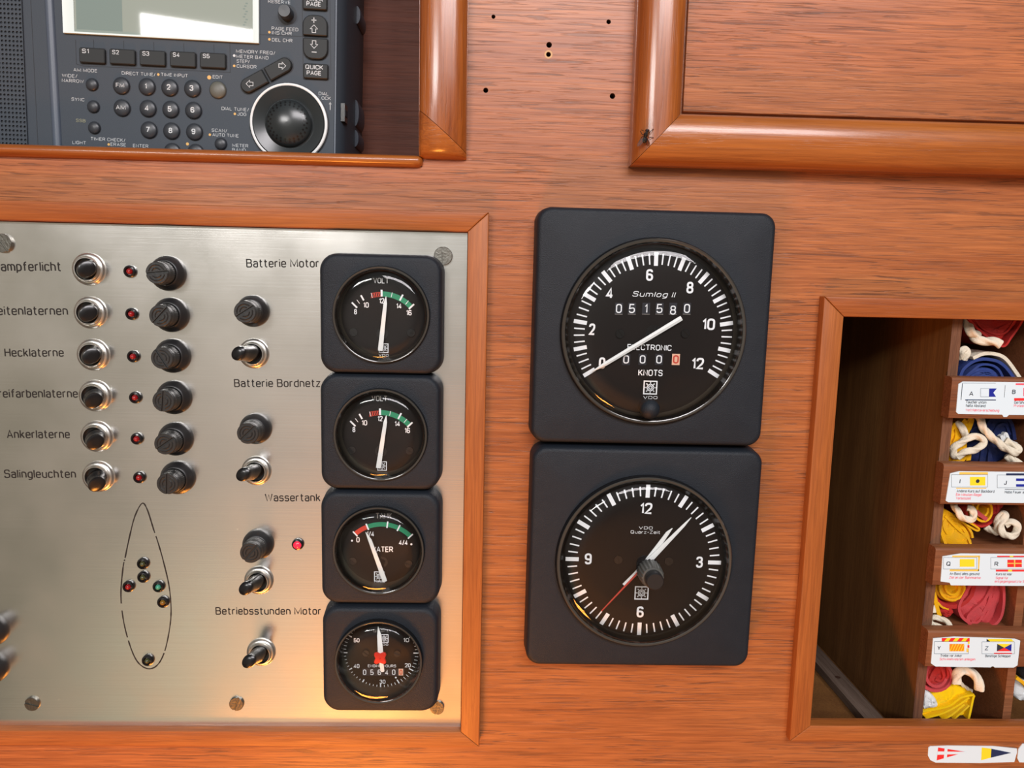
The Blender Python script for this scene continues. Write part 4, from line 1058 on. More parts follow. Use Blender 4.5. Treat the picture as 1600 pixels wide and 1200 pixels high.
# loudspeaker grille: a plate with real holes over a dark cavity
b = MB(); sp = 6.35 * kR; hr = 2.05 * kR; xg = rx(40, 120)[0]; y_ = rx(20, 232)[1]
gt = MB()
ny, nx_ = 42, 30
for j in range(ny):
    xr_ = xg
    for i in range(nx_):
        cx, cy = xg - (i + 0.5) * sp * 0.92, y_ + (j - 1.0) * sp * 1.06
        sx_, sy_ = sp * 0.46, sp * 0.53
        sq = [(cx + sx_, cy), (cx + sx_, cy + sy_), (cx, cy + sy_), (cx - sx_, cy + sy_), (cx - sx_, cy), (cx - sx_, cy - sy_), (cx, cy - sy_), (cx + sx_, cy - sy_)]
        ci = [(cx + hr * cos(k * pi / 4), cy + hr * sin(k * pi / 4)) for k in range(8)]
        b.loft([[(x, y, 0.0007) for x, y in sq], [(x, y, 0.0007) for x, y in ci], [(x, y, 0.00012) for x, y in ci]], radio_m)
yb_, yt_ = y_ - 2 * sp, y_ + (ny) * sp * 1.06
b.rect(xg - 30.5 * sp * 0.92, xg, yb_, yt_, 0.00012, rgroove_m)
b.v += []
rd.part('speaker_grille', b, sharp=20)
# display
b = MB()
xo0, yo0 = rx(101, 54); xo1, yo1 = rx(405.5, 67); yt0 = yo0 + 0.062
xi0, yi0 = rx(118, 49.5)[0], rx(250, 57.5)[1]; xi1 = rx(396, 40)[0]
yo = (rx(101, 54)[1] + rx(405, 67)[1]) / 2
fr = [(xo0, yo), (xo1, yo), (xo1, yt0), (xo0, yt0)]; fi = [(xi0, yi0), (xi1, yi0), (xi1, yt0 - 0.004), (xi0, yt0 - 0.004)]
b.loft([[(x, y, 0) for x, y in fr], [(x, y, 0.0012) for x, y in fr], [(x, y, 0.0010) for x, y in fi], [(x, y, 0.0003) for x, y in fi]], rbez_m)
dsp = rd.part('display', b, sharp=20)
b = MB(); b.box(xi0 - 0.0002, xi1 + 0.0002, yi0 - 0.0002, yt0 - 0.0038, 0.0001, 0.0005, lcd_m)
b.rect(xi0 + 0.0008, rx(192, 30)[0], yi0 + 0.0012, yt0 - 0.006, 0.00052, lcd_d)
for q in range(9): 
    p = rx(386 - (q % 3) * 2.0, 6 + q * 4.2); b.rect(p[0] - 1.8 * kR, p[0] + 1.8 * kR, p[1] - 0.9 * kR, p[1] + 0.9 * kR, 0.00052, lcd_d)
rd.part('lcd_window', b, dsp)

def dome(r, h_):
    b = MB(); b.lathe(0, 0, [(r * 1.08, 0.00005), (r * 1.06, 0.0001), (r, 0.0001)], rgroove_m, 28)
    b.lathe(0, 0, [(r, 0), (r * 0.985, h_ * 0.35)] + [(r * 0.97 * cos(t_), h_ * (0.4 + 0.6 * sin(t_))) for t_ in [pi / 2 * k / 6 for k in range(1, 7)]], rkey_m, 28); return b
def key(px, py, r, s_=None, m=None, h_=0.0016, tw=None, name='button'):
    b = dome(r * kR, h_)
    if m: b.m = [0 if k == 0 else k for k in b.m]; b.mats[1] = m
    if s_: b.text(s_, 0, -4.2 * kR if len(s_) == 1 else -3.4 * kR, h_ + 0.00005, (8.4 if len(s_) == 1 else 6.5) * kR, rprint_m, (tw or 5.4) * kR, 0.014 if len(s_) == 1 else 0.004)
    p = rx(px, py); return rd.part(name, b, None, (p[0], p[1], 0))
for px, py, r, s_, tw in ((144.5, 132.5, 9.5, None, 0), (146.5, 167, 9.5, None, 0), (148, 200, 9.5, None, 0), (190.5, 134.5, 13, 'FM', 13), (191.5, 169, 13, 'AM', 15), (230.5, 136, 13, '1', 3), (266, 137.5, 13, '2', 6), (301.5, 139, 13, '3', 6), (232, 170, 13, '4', 6.4), (267.5, 171.5, 13, '5', 6), (303, 173, 13, '6', 6),
        (233.5, 203.5, 13, '7', 6), (268.8, 205, 13, '8', 6), (304.5, 206.5, 13, '9', 6), (270, 237, 13, None, 0), (306.5, 238.5, 13, None, 0), (345.5, 225, 9.5, None, 0)):
    key(px, py, r, s_, None, 0.0016, tw)
key(341, 141, 13, None, redit_m)
b = MB(); b.lathe(0, 0, [(15 * kR, 0.00006), (14.6 * kR, 0.0001), (11 * kR, 0.0001)], rgroove_m, 32); b.lathe(0, 0, [(10.4 * kR, 0), (10.2 * kR, 0.0042), (9.6 * kR, 0.0050), (9.0 * kR, 0.0052), (0, 0.0053)], rkey_m, 32, False, False); p = rx(449, 23); rd.part('button', b, None, (p[0], p[1], 0))
def slab(px0, px1, py0, py1, r=(2.5,) * 4, lab=(), m=None, hgt=0.0014, arrow=None):
    p, q = rx(px0, (py0 + py1) / 2), rx(px1, (py0 + py1) / 2); t_, u_ = rx((px0 + px1) / 2, py0), rx((px0 + px1) / 2, py1)
    cx, cy = (p[0] + q[0]) / 2, (t_[1] + u_[1]) / 2; hw, hh = (q[0] - p[0]) / 2, (t_[1] - u_[1]) / 2
    def loop(ins, z):
        o = []
        for (qx, qy, a0), rr in zip(((1, 1, 0), (-1, 1, pi / 2), (-1, -1, pi), (1, -1, 3 * pi / 2)), r):
            R_ = max(rr * kR - ins, 0.0001)
            for k in range(5):
                a = a0 + pi / 2 * k / 4; o.append((qx * (hw - ins - R_) + R_ * cos(a), qy * (hh - ins - R_) + R_ * sin(a), z))
        return o
    b = MB(); b.loft([loop(-0.00045, 0.00005), loop(-0.0003, 0.0001), loop(0, 0.0001)], rgroove_m)
    b.loft([loop(0, 0), loop(0.00005, hgt - 0.0003), loop(0.0004, hgt)], rbtn_m, False, True)
    for s_, lx0, lx1, yb, cap, bd in lab:
        e, f = rx(lx0, yb), rx(lx1, yb); b.text(s_, e[0] - cx, (e[1] + f[1]) / 2 - cy, hgt + 0.00005, cap * kR, rprint_m, f[0] - e[0], bd, 'L')
    if arrow: arrow(b, cx, cy, hgt + 0.00005)
    return rd.part('button', b, None, (cx, cy, 0))
for i, x0_ in enumerate((126, 173, 220, 267.3, 314)):
    yy = 76.3 + i * 1.95; slab(x0_, x0_ + 40, yy, yy + 23.5, lab=(('S%d' % (i + 1), x0_ + 5, x0_ + 15.5, yy + 8.4, 6.6, 0.006),))
slab(474, 512, -20, 16.5, lab=(('TIMER', 479, 506, 4.0, 6.6, 0.008), ('PAGE', 480, 502.5, 11.6, 6.6, 0.008)))
def arrow_up(flip, px, py, sgn, sx, sy):
    def f(b, cx, cy, z):
        p = rx(px, py); x, y = p[0] - cx, p[1] - cy; k = kR
        P = [(-2.8, -5.5), (2.8, -5.5), (2.8, 0), (5.8, 0), (0, 5.8), (-5.8, 0), (-2.8, 0), (-2.8, -5.5)]
        b.stroke([(x + u * k, y + sgn * v * k) for u, v in P], 0.9 * k, z, rprint_m, True)
        w = rx(sx, sy); wx_, wy_ = w[0] - cx, w[1] - cy
        b.bar(wx_ - 3.8 * k, wy_, wx_ + 3.8 * k, wy_, 1.3 * k, 1.3 * k, z, rprint_m)
        if flip: b.bar(wx_, wy_ - 4 * k, wx_, wy_ + 4 * k, 1.3 * k, 1.3 * k, z, rprint_m)
    return f
slab(474, 512.5, 25, 57, (14, 14, 2, 2), arrow=arrow_up(True, 491.7, 46.8, 1, 491.7, 33.3))
slab(474.5, 513, 61, 93.5, (2, 2, 14, 14), arrow=arrow_up(False, 492, 71, -1, 492, 83))
slab(475, 513.5, 101, 124, lab=(('QUICK', 478.5, 506, 109.8, 6.6, 0.008), ('PAGE', 480.5, 503, 118.8, 6.6, 0.008)))
# slanting two-way rocker
p, q = rx(388.5, 134.5), rx(446, 102.5); mid = ((p[0] + q[0]) / 2, (p[1] + q[1]) / 2); al = atan2(q[1] - p[1], q[0] - p[0]); ln = sqrt((q[0] - p[0]) ** 2 + (q[1] - p[1]) ** 2)
b = MB(); hw_ = 11.2 * kR
def half(sgn, ins, z):
    o = []; R_ = hw_ - ins; ex = ln / 2
    for k in range(13):
        a = -pi / 2 + pi * k / 12; o.append((sgn * (ex + R_ * cos(a)), R_ * sin(a), z))
    o += [(sgn * (1.6 * kR + ins), R_, z), (sgn * (1.6 * kR + ins), -R_, z)]
    return o if sgn > 0 else o[::-1]
for sgn in (1, -1):
    b = MB()
    b.loft([half(sgn, -0.0006, 0.00006), half(sgn, 0, 0.0001)], rgroove_m)
    b.loft([half(sgn, 0, 0), half(sgn, 0.0001, 0.0012), half(sgn, 0.0005, 0.0016)], rbtn_m, False, True)
    P = [(-5.5, -2.8), (-5.5, 2.8), (0, 2.8), (0, 5.8), (5.8, 0), (0, -5.8), (0, -2.8), (-5.5, -2.8)]
    ca, sa = cos(-al), sin(-al)
    b.stroke([(sgn * ln * 0.44 + (sgn * u * ca - v * sa) * kR * 0.95, (sgn * u * sa + v * ca) * kR * 0.95) for u, v in P], 0.9 * kR, 0.00166, rprint_m, True)
    rd.part('button', b, None, (mid[0], mid[1], 0), al)
# tuning dial
b = MB(); R_ = 61.5 * kR
b.lathe(0, 0, [(R_ * 1.03, 0.00005), (R_, 0.0002), (R_, 0.0012)], rgroove_m, 64)
b.lathe(0, 0, [(R_, 0.0012), (R_ * 0.985, 0.0018), (R_ * 0.95, 0.0020), (R_ * 0.93, 0.0018)], rring_m, 64)
b.lathe(0, 0, [(R_ * 0.93, 0.0018), (R_ * 0.90, 0.0022), (R_ * 0.75, 0.0016), (R_ * 0.62, 0.0010), (R_ * 0.60, 0.0012)] + [(R_ * 0.60 * cos(t_) , 0.0012 + 0.0038 * sin(t_)) for t_ in [pi / 2 * k / 10 for k in range(1, 11)]], rdial_m, 64)
for ring_, nn in ((0.50, 26), (0.435, 24)):  # dimples drawn as flat dark discs, their shade put into the colour
    zz = 0.0012 + 0.0038 * sqrt(1 - (ring_ / 0.6) ** 2)
    sl = 0.0038 * (ring_ / 0.6) / (R_ * 0.6) / sqrt(1 - (ring_ / 0.6) ** 2)
    for k in range(nn):
        a = 2 * pi * (k + (0.5 if nn == 24 else 0)) / nn; x, y = R_ * ring_ * cos(a), R_ * ring_ * sin(a); rr_ = 1.5 * kR
        b.v += [(x + rr_ * cos(t_), y + rr_ * sin(t_), zz + 0.00016 - sl * (rr_ * cos(t_) * cos(a) + rr_ * sin(t_) * sin(a))) for t_ in [2 * pi * j / 8 for j in range(8)]]
        b.face(range(len(b.v) - 8, len(b.v)), gloss_black)
p = rx(452.5, 193.5); rd.part('tuning_dial', b, None, (p[0], p[1], 0))
# side wheels and the dial lock on the right flank
for py, hz_ in ((32, 20), (182, 32), (221, 15)):
    b = MB(); y = rd.L(557, py, HR - 0.040).y; x = rxr + 0.0030; rw = 0.0034 if hz_ < 30 else 0.0052
    b.loft([[(x + 0.0022 * max(sin(a), -0.2) * (1.0 if abs(z_ + 0.040) < 0.007 else 0.8), y + rw * 1.2 * cos(a), z_) for a in [2 * pi * k / 24 for k in range(24)]] for z_ in (-0.049, -0.0475, -0.0335, -0.032)], mat('thumbwheel_%d' % py, rgb(150, 165, 185) if py == 30 else rgb(45, 52, 62), 0.35), True, True)
    rd.part('thumbwheel', b)
b = MB(); y = rx(530, 173)[1]; x = rxr + 0.0014
b.box(x + 0.0004, x + 0.0022, y - 0.0040, y + 0.0040, -0.0095, -0.0028, gloss_black)
b.box(x + 0.0012, x + 0.0024, y - 0.0014, y + 0.0014, -0.0085, -0.0034, rgroove_m)
rd.part('lock_switch', b)

# ------------------------------------------------------------------ flag rack in the locker
RH = -0.004
rk = Thing('flag_rack', 1500, 800, RH, label='teak pigeonhole rack with white flag labels inside the locker', cat='rack')
kk_ = rk.sc(1500, 800)
sx0 = (rk.X(1490, 500)[0] + rk.X(1425.5, 1118)[0]) / 2; sth = 15.2 * kk_
ry0 = LFY + 0.0003 - rk.w; ry1 = OY1 + 0.0195 - rk.w; rxr_ = LR + 0.003 - rk.u
b = MB(); b.box(sx0, sx0 + sth, ry0, ry1, -0.150, -0.0003, wood_cup); b.box(sx0, sx0 + sth, ry0, ry1, -0.0003, 0, wood_edge)
rk.part('side_panel', b)
b = MB(); b.box(sx0 + sth, rxr_, ry0, ry1, -0.066, -0.062, wood_cup)
rk.part('back_panel', b)
dx0 = (rk.X(1590, 930)[0] + rk.X(1567, 1118)[0]) / 2
b = MB(); b.box(dx0, dx0 + 13.5 * kk_, ry0, ry1, -0.062, -0.0004, wood_rack)
rk.part('divider', b)
HL2 = 0.0022
shelves = []
for i, (yt_, yb_, xl_) in enumerate(((589, 653.5, 1481), (724, 788, 1468), (855, 914.5, 1455.5), (984, 1041.5, 1444))):
    t0 = rk.L(xl_ + 25, yt_, HL2 - 0.001).y; b0 = rk.L(xl_ + 25, yb_, HL2).y; zf = HL2 - RH; xl2 = sx0 - 0.0004 if False else rk.L(xl_ + 4, (yt_ + yb_) / 2, HL2).x
    b = MB(); e = 0.0016
    pr = [(b0, 0.0002), (b0, zf - 0.0004), (b0 + 0.0005, zf)] + [(t0 - e + e * sin(a), zf - e + e * cos(a)) for a in [pi / 2 * k / 5 for k in range(6)]] + [(t0, 0.0002)]
    b.loft([[(x, y, z) for y, z in pr] for x in (xl2, rxr_)], wood_rack, True, True)
    b.box(sx0 + sth + 0.0001, rxr_, t0 - 0.0075, t0 - 0.0025, -0.0615, 0.0002, wood_rack)
    shelves.append((rk.part('shelf', b, sharp=40), zf, t0 - 0.0025))

def label_sheet(owner, poly, h, lift=0.0004):
    b = MB(); z = owner.L(1500, 800, h).z
    P = [owner.X(x, y, h) for x, y in poly]; b.prism(P, z, z + lift, paper_m); return b, z + lift + 0.00006
class Sheet:
    def __init__(s, owner, poly, h): s.o, s.h = owner, h + 0.0004; s.b, s.z = label_sheet(owner, poly, h)
    def p(s, x, y): return s.o.X(x, y, s.h)
    def quad(s, pts, m, dz=0.0): s.b.poly([s.p(*q) for q in pts], s.z + dz, m)
    def rect(s, x0, x1, y0, y1, m, dz=0.0, sk=0.0): s.quad([(x0, y1), (x1, y1 + sk), (x1, y0 + sk), (x0, y0)], m, dz)
    def line(s, x0, y0, x1, y1, w, m, dz=0.0): a, c = s.p(x0, y0), s.p(x1, y1); k = s.o.sc(x0, y0, s.h); s.b.bar(a[0], a[1], c[0], c[1], w * k, w * k, s.z + dz, m)
    def frame(s, x0, x1, y0, y1, w, m, sk=0.0): s.line(x0, y0, x1, y0 + sk, w, m); s.line(x0, y1, x1, y1 + sk, w, m); s.line(x0, y0, x0, y1, w, m); s.line(x1, y0 + sk, x1, y1 + sk, w, m)
    def text(s, t, xl, xr, yb, cap, m, bold=0.002):
        a, c = s.p(xl, yb), s.p(xr, yb); k = s.o.sc(xl, yb, s.h); s.b.text(t, a[0], (a[1] + c[1]) / 2, s.z, cap * k, m, c[0] - a[0], bold, 'L')
H1 = HL2
def z2(x, y): return (1460 + x / 11.43, 580 + y / 11.43)
S = Sheet(rk, [(1493.2, 643.5), (1496.5, 646.5), (1565, 647.6), (1567.5, 651.5), (1572, 651.3), (1576, 648), (1660, 649), (1660, 598), (1504, 596), (1497, 600)], H1)
S.line(1503.7, 599, 1501.5, 625, 0.9, pblack); S.line(1503.7, 598.5, 1556, 598.7, 0.5, pblack); S.text('A', 1514, 1520.5, 618.5, 7, pblack, 0.012)
S.quad([(1545, 620), (1556, 620), (1552, 613.5), (1557.5, 607), (1546, 607)], pblue); S.frame(1532, 1545.5, 607, 620, 0.4, pblack); S.line(1508, 624.8, 1556, 625, 1.5, pnavy)
S.text('Taucher unten', 1509, 1541, 630.5, 4.4, pblack, 0.003); S.text('halte Abstand', 1509, 1539.5, 636, 4.4, pblack, 0.003); S.text('Wettfahrtsverschiebung', 1508.5, 1561, 643, 4.2, ppink, 0.003)
S.line(1570.5, 602, 1569, 621, 0.5, pblack); S.text('B', 1581, 1586.5, 615.5, 6.6, pblack, 0.012); S.rect(1587, 1640, 599, 601.6, ppink); S.rect(1599, 1625, 606, 619, ppink); S.rect(1584.5, 1640, 622, 626.2, pred)
S.text('Gefährliche', 1584.5, 1612, 631, 4.4, pblack, 0.003); S.text('Protestflagge', 1584, 1614, 636, 4.2, ppink, 0.003)
rk.part('label', S.b, shelves[0][0], label='white label with flags A and B')
S = Sheet(rk, [(1477, 782), (1481, 784.5), (1660, 786), (1660, 738), (1498, 736), (1484, 739.5)], H1)
S.rect(1499, 1543.5, 737.8, 741.6, pgold); S.frame(1486.5, 1543, 741.5, 761, 0.4, pblack); S.text('I', 1499, 1501, 755.5, 7, pblack, 0.012)
S.rect(1515.5, 1539.5, 745, 758.5, pyel); a_ = S.p(1527.5, 751.7); S.b.disc(a_[0], a_[1], 2.9 * kk_, S.z + 0.00005, pblack, 16); S.rect(1494, 1541, 762, 763.6, pgold)
S.text('Ändere Kurs auf Backbord', 1494.5, 1553.5, 769.5, 4.4, pblack, 0.003) if False else S.text('Andere Kurs auf Backbord', 1494.5, 1553.5, 769.5, 4.4, pblack, 0.003)
S.text('Ein-Minuten-Regel', 1493.5, 1533, 775, 4.4, ppink, 0.003); S.text('Verbotszeit', 1493.5, 1517, 780.5, 4.2, ppink, 0.003)
S.rect(1572, 1640, 739.5, 742.8, pnavy); S.frame(1558, 1620, 742, 762, 0.4, pblack); S.text('J', 1568.5, 1572.5, 757.5, 7, pblack, 0.012)
for y0_ in (747.5, 756.5): S.rect(1587.5, 1612, y0_, y0_ + 4, pblue)
S.line(1570, 764.5, 1640, 765.5, 0.7, pblack); S.text('Habe Feuer an Bord', 1569.5, 1615, 771, 4.2, pblack, 0.003)
rk.part('label', S.b, shelves[1][0], label='white label with flags I and J')
S = Sheet(rk, [(1469, 908), (1483, 910), (1485, 914), (1660, 915.5), (1660, 866), (1500, 864.5), (1472, 869)], H1)
S.frame(1474, 1526, 871, 889, 0.4, pblack); S.text('Q', 1478.5, 1485, 884, 6.8, pblack, 0.012)
S.rect(1499.5, 1522.5, 873.5, 885.5, pyel); S.rect(1488, 1531, 868, 870.6, pgold); S.quad([(1528, 892), (1528.5, 868.5), (1531.2, 868.5), (1529.5, 892)], pgold); S.rect(1484, 1529.5, 889.5, 892.5, pgold)
S.text('An Bord alles gesund', 1483.5, 1530, 898.5, 4.3, pblack, 0.003); S.text('Ziel an der Bahnmarke', 1483, 1532, 904.3, 4.1, ppink, 0.003)
S.frame(1548, 1620, 871, 889, 0.4, pblack); S.text('R', 1553.5, 1559.5, 884.3, 6.8, pblack, 0.012); S.rect(1574, 1596.5, 874.5, 886, pred); S.rect(1573.5, 1596.5, 879.4, 881, pgold, 0.00004); S.rect(1584, 1586, 874.5, 886, pgold, 0.00008)
S.rect(1558, 1640, 868.3, 870.4, pred); S.rect(1556, 1640, 890, 893, pred); S.rect(1577.5, 1583, 868.3, 870.4, pyel, 0.00004); S.rect(1575, 1581, 890, 893, pyel, 0.00004)
S.text('Kurs ist klar', 1556, 1581, 899, 4.2, pblack, 0.003); S.text('Signal für', 1555.5, 1575, 905, 4.2, ppink, 0.003); S.text('entgegengesetzte Seite', 1554, 1609, 910.5, 4.2, ppink, 0.003)
rk.part('label', S.b, shelves[2][0], label='white label with flags Q and R')
S = Sheet(rk, [(1454, 1036), (1461, 1040.7), (1547, 1042.3), (1549, 1040.6), (1551.5, 1040.6), (1553.5, 1042.5), (1583, 1042.6), (1589, 1039), (1593.3, 1000.5), (1585, 997.5), (1490, 994.2), (1457.3, 997)], H1)
S.frame(1460, 1513, 1002.5, 1021.5, 0.5, pblack); S.text('Y', 1464, 1469.5, 1015.5, 6.6, pblack, 0.012)
S.rect(1483.5, 1506.5, 1006, 1017.5, porange)
for q in range(6): x_ = 1483.5 + q * 4.2; S.quad([(x_, 1017.5), (x_ + 1.2, 1017.5), (min(x_ + 6.6, 1506.5), 1006 + (max(0, x_ + 6.6 - 1506.5)) * 2), (min(x_ + 5.4, 1506.5), 1006 + (max(0, x_ + 5.4 - 1506.5)) * 2)], pyel, 0.00004)
S.rect(1471.5, 1515, 996.8, 1002.2, pred)
for q in range(3): x_ = 1475 + q * 13.2; S.quad([(x_, 1002.2), (x_ + 6.5, 1002.2), (x_ + 11, 996.8), (x_ + 4.5, 996.8)], pyel, 0.00004)
S.rect(1512, 1515, 1002.2, 1006, pyel); S.rect(1511.5, 1514.5, 1008, 1012, pred); S.rect(1510, 1513.5, 1013, 1019, pgold)
S.text('Treibe vor Anker', 1469, 1503, 1026.3, 4.2, pblack, 0.003); S.text('Schwimmwesten anlegen', 1468, 1523.5, 1031.8, 4.2, ppink, 0.003)
S.frame(1534, 1585, 1002.8, 1021.5, 0.4, pblack); S.text('Z', 1538.5, 1544, 1016, 6.6, pblack, 0.012)
cx_, cy_ = 1569, 1012
S.quad([(1558, 1006), (1580, 1006), (cx_, cy_)][::-1], pyel); S.quad([(1557.5, 1017.5), (1580, 1017.5), (cx_, cy_)], pred); S.quad([(1558, 1006), (cx_, cy_), (1557.5, 1017.5)][::-1], pblack); S.quad([(1580.5, 1006), (1580, 1017.5), (cx_, cy_)][::-1], pblue)
S.quad([(1541.5, 1002.3), (1584, 1002.3), (1580, 998.3), (1544, 998.3)], pyel); S.quad([(1541.5, 1002.3), (1547, 1002.3), (1541.5, 998)], pblack); S.rect(1553, 1581, 1020, 1021.8, pred)
S.text('Benötige Schlepper', 1539, 1579.5, 1026.8, 4.2, pblack, 0.003)
rk.part('label', S.b, shelves[3][0], label='white label with flags Y and Z')

# ------------------------------------------------------------------ signal flags stowed in the pigeonholes
FG = 'signal flags stowed in the rack'
class Flag:
    def __init__(f, label, px, py, seed, h=-0.010):
        f.t = Thing('signal_flag', px, py, h, 0, label, 'flag', FG); f.h = h; f.r = random.Random(seed); f.k = f.t.sc(px, py, h); f.b = MB()
    def pts(f, P, closed=False, n=6): return [tuple(v) for v in smooth([f.t.L(x, y, f.h) for x, y in P], n, closed)]
    def fold(f, P, m, th=3.0, depth=0.030, front=0.0, wob=0.5, n=6):
        f.b.ribbon([(x, y) for x, y, z in f.pts(P, n=n)], th * f.k, front - depth, front, m, 5, wob * f.k, f.r)
    def roll(f, cx, cy, rx_, ry_, m, rot=0.0, turns=2.2, th=3.0, depth=0.034, front=0.0, a0=0.0, rin=0.25, wob=0.6):
        P = []; N_ = int(turns * 20); v = f.t.L(cx, cy, f.h); c_, s_ = cos(rot), sin(rot)
        for i in range(N_ + 1):
            a = a0 + 2 * pi * i / 20; q = 1 - (1 - rin) * i / N_; wq = 1 + 0.05 * sin(a * 2.3 + cx)
            x, y = rx_ * q * wq * cos(a) * f.k, ry_ * q * wq * sin(a) * f.k
            P.append((v.x + x * c_ - y * s_, v.y + x * s_ + y * c_))
        f.b.ribbon(P, th * f.k, front - depth, front, m, 5, wob * f.k, f.r)
    def slab(f, P, m, z0, z1, e=1.5):
        """a stuffed bundle: outline in pixels with a softly domed front"""
        Q = [f.t.L(x, y, f.h) for x, y in P]; Q = smooth(Q, 4, True); cx = sum(v.x for v in Q) / len(Q); cy = sum(v.y for v in Q) / len(Q)
        def L_(s_, z): return [(cx + (v.x - cx) * s_, cy + (v.y - cy) * s_, z + 0.0006 * sin(i * 1.1 + s_ * 9)) for i, v in enumerate(Q)]
        f.b.loft([L_(1, z0), L_(1, z1 - 0.002), L_(0.95, z1 - 0.0006), L_(0.8, z1), L_(0.45, z1 + 0.0006), L_(0.05, z1 + 0.0004)], m, True, True)
    def body(f): f.t.part('cloth', f.b, sharp=50)
    def cord(f, P, r=5.0, z=None, closed=False):
        """P: px, py, height over the flag plane in mm"""
        pts = smooth([f.t.L(x, y, f.h + h_ * 0.001) for x, y, h_ in P], 16, closed)
        if closed: pts.append(pts[0])
        b = MB(); b.tube(pts, [r * f.k] * len(pts), c_rope, 20, True, 3, 2 * pi / (r * f.k * 4.5))
        f.t.part('cord', b, sharp=80)
f = Flag('red flag at the top of the rack hanging behind a frayed cord end', 1560, 515, 1)
f.fold([(1512, 495), (1526, 512), (1548, 530), (1568, 541), (1580, 527), (1594, 508), (1602, 494)], c_red, 3.2, 0.035)
f.fold([(1524, 495), (1538, 512), (1557, 522), (1576, 519), (1590, 500)], c_red, 3.0, 0.035, -0.0012)
f.fold([(1535, 495), (1548, 508), (1564, 512), (1580, 497)], c_red, 3.0, 0.03, -0.002)
f.slab([(1520, 494), (1535, 517), (1556, 530), (1570, 533), (1585, 515), (1598, 494)], c_red, -0.03, -0.0022)
f.body(); f.cord([(1508, 500, -4), (1513, 511, -1), (1519, 520, 1), (1527, 525, 0), (1521, 527, -2), (1528, 531, 2), (1541, 533, 3), (1553, 534, 4), (1562, 538, 4)], 6.2)
f = Flag('blue flag rolled under a cream hem, directly above the A and B label', 1540, 585, 2)
f.fold([(1500, 590), (1506, 577), (1522, 565), (1540, 561), (1558, 564), (1572, 574), (1584, 591)], c_blue, 4.6, 0.035)
f.fold([(1508, 592), (1520, 580), (1534, 571), (1552, 571), (1562, 578), (1570, 592)], c_blue, 3.4, 0.034, -0.0006)
f.fold([(1514, 593), (1530, 583), (1546, 580), (1556, 586), (1560, 593)], c_blue, 3.0, 0.034, -0.0012)
f.fold([(1519, 559), (1534, 553), (1552, 552.5), (1566, 558), (1579, 570), (1591, 588), (1592, 592)], c_white if False else c_rope, 5.2, 0.030, 0.0006)
f.slab([(1512, 594), (1522, 580), (1540, 574), (1560, 580), (1572, 594)], c_blue, -0.03, -0.0022)
f.body(); f.cord([(1502, 560, 0), (1503, 549, 2), (1508, 546, 1), (1511, 553, 2), (1506, 562, 1)], 4.6)
f = Flag('yellow flag with a looped white cord, left above the I and J label', 1500, 700, 3)
f.fold([(1488, 712), (1485, 690), (1489, 673), (1496, 664), (1497, 684), (1489, 700)], c_yel, 6, 0.03, -0.001)
f.fold([(1498, 690), (1500, 678), (1508, 668)], c_yel, 6, 0.03, -0.0015)
f.fold([(1508, 658), (1516, 664), (1522, 656), (1516, 674), (1512, 680)], c_yel, 8, 0.03, -0.002)
f.fold([(1490, 722), (1504, 720), (1514, 708), (1515, 720)], c_yel, 7, 0.03, -0.0005); f.slab([(1486, 722), (1487, 690), (1500, 664), (1520, 658), (1516, 690), (1514, 722)], c_yel, -0.03, -0.0022)
f.body(); f.cord([(1494, 660, -2), (1502, 668, 0), (1508, 677, 1), (1510, 686, 1)], 5)
f.cord([(1494, 714, 1), (1489, 708, 2), (1493, 697, 3), (1508, 688, 4), (1522, 681, 4), (1533, 685, 4), (1536, 692, 4), (1528, 701, 4), (1513, 705, 4), (1503, 709, 3), (1495, 714, 2)], 4.9)
f = Flag('navy flag with a thick white cord across it, above the I and J label', 1560, 700, 4)
f.fold([(1535, 722), (1540, 695), (1548, 660), (1566, 652), (1582, 660), (1588, 688)], c_navy, 5, 0.03, -0.001)
f.fold([(1547, 722), (1551, 694), (1560, 668), (1574, 664), (1580, 680)], c_navy, 4, 0.03, -0.0008)
f.fold([(1520, 676), (1530, 668), (1540, 680), (1548, 700), (1552, 722)], c_navy, 4, 0.03, -0.0012)
f.slab([(1518, 722), (1522, 680), (1535, 654), (1582, 652), (1586, 690), (1574, 722)], c_navy, -0.03, -0.0022)
f.fold([(1563, 680), (1568, 688), (1570, 677), (1576, 688), (1588, 694)], c_white, 4.5, 0.012, 0.0006)
f.body(); f.cord([(1530, 650, 0), (1534, 663, 3), (1541, 675, 4), (1554, 687, 4), (1566, 697, 4), (1578, 704, 4), (1588, 707, 4), (1590, 701, 3), (1580, 694, 2), (1570, 688, 1)], 5.2)
f.cord([(1573, 711, 2), (1581, 718, 3), (1592, 725, 3)], 5.4)
f = Flag('plain yellow flag folded flat, left in the pigeonhole above Q', 1492, 830, 5)
f.roll(1495, 830, 31, 17, c_yel, -0.75, 1.5, 3.4, 0.036, 0.0, 0.6, 0.45)
f.fold([(1471, 800), (1472, 830), (1480, 853)], c_yel, 4, 0.03, -0.0006); f.fold([(1476, 806), (1492, 822), (1510, 838), (1516, 850)], c_yel, 3.2, 0.034, 0.0004)
f.fold([(1503, 815), (1516, 824), (1526, 829), (1529, 826), (1520, 820), (1508, 813)], c_yel, 2.8, 0.03, 0.0004)
f.slab([(1470, 806), (1480, 797), (1500, 812), (1518, 838), (1519, 853), (1476, 853)], c_yel, -0.03, -0.0006)
f.body(); f.cord([(1490, 786, -1), (1494, 795, 3), (1500, 805, 4), (1508, 811, 4), (1518, 811, 4), (1522, 804, 4), (1518, 796, 3), (1511, 794, 2)], 4.8)
f = Flag('red and yellow flag rolled up, above the Q and R label', 1535, 800, 6)
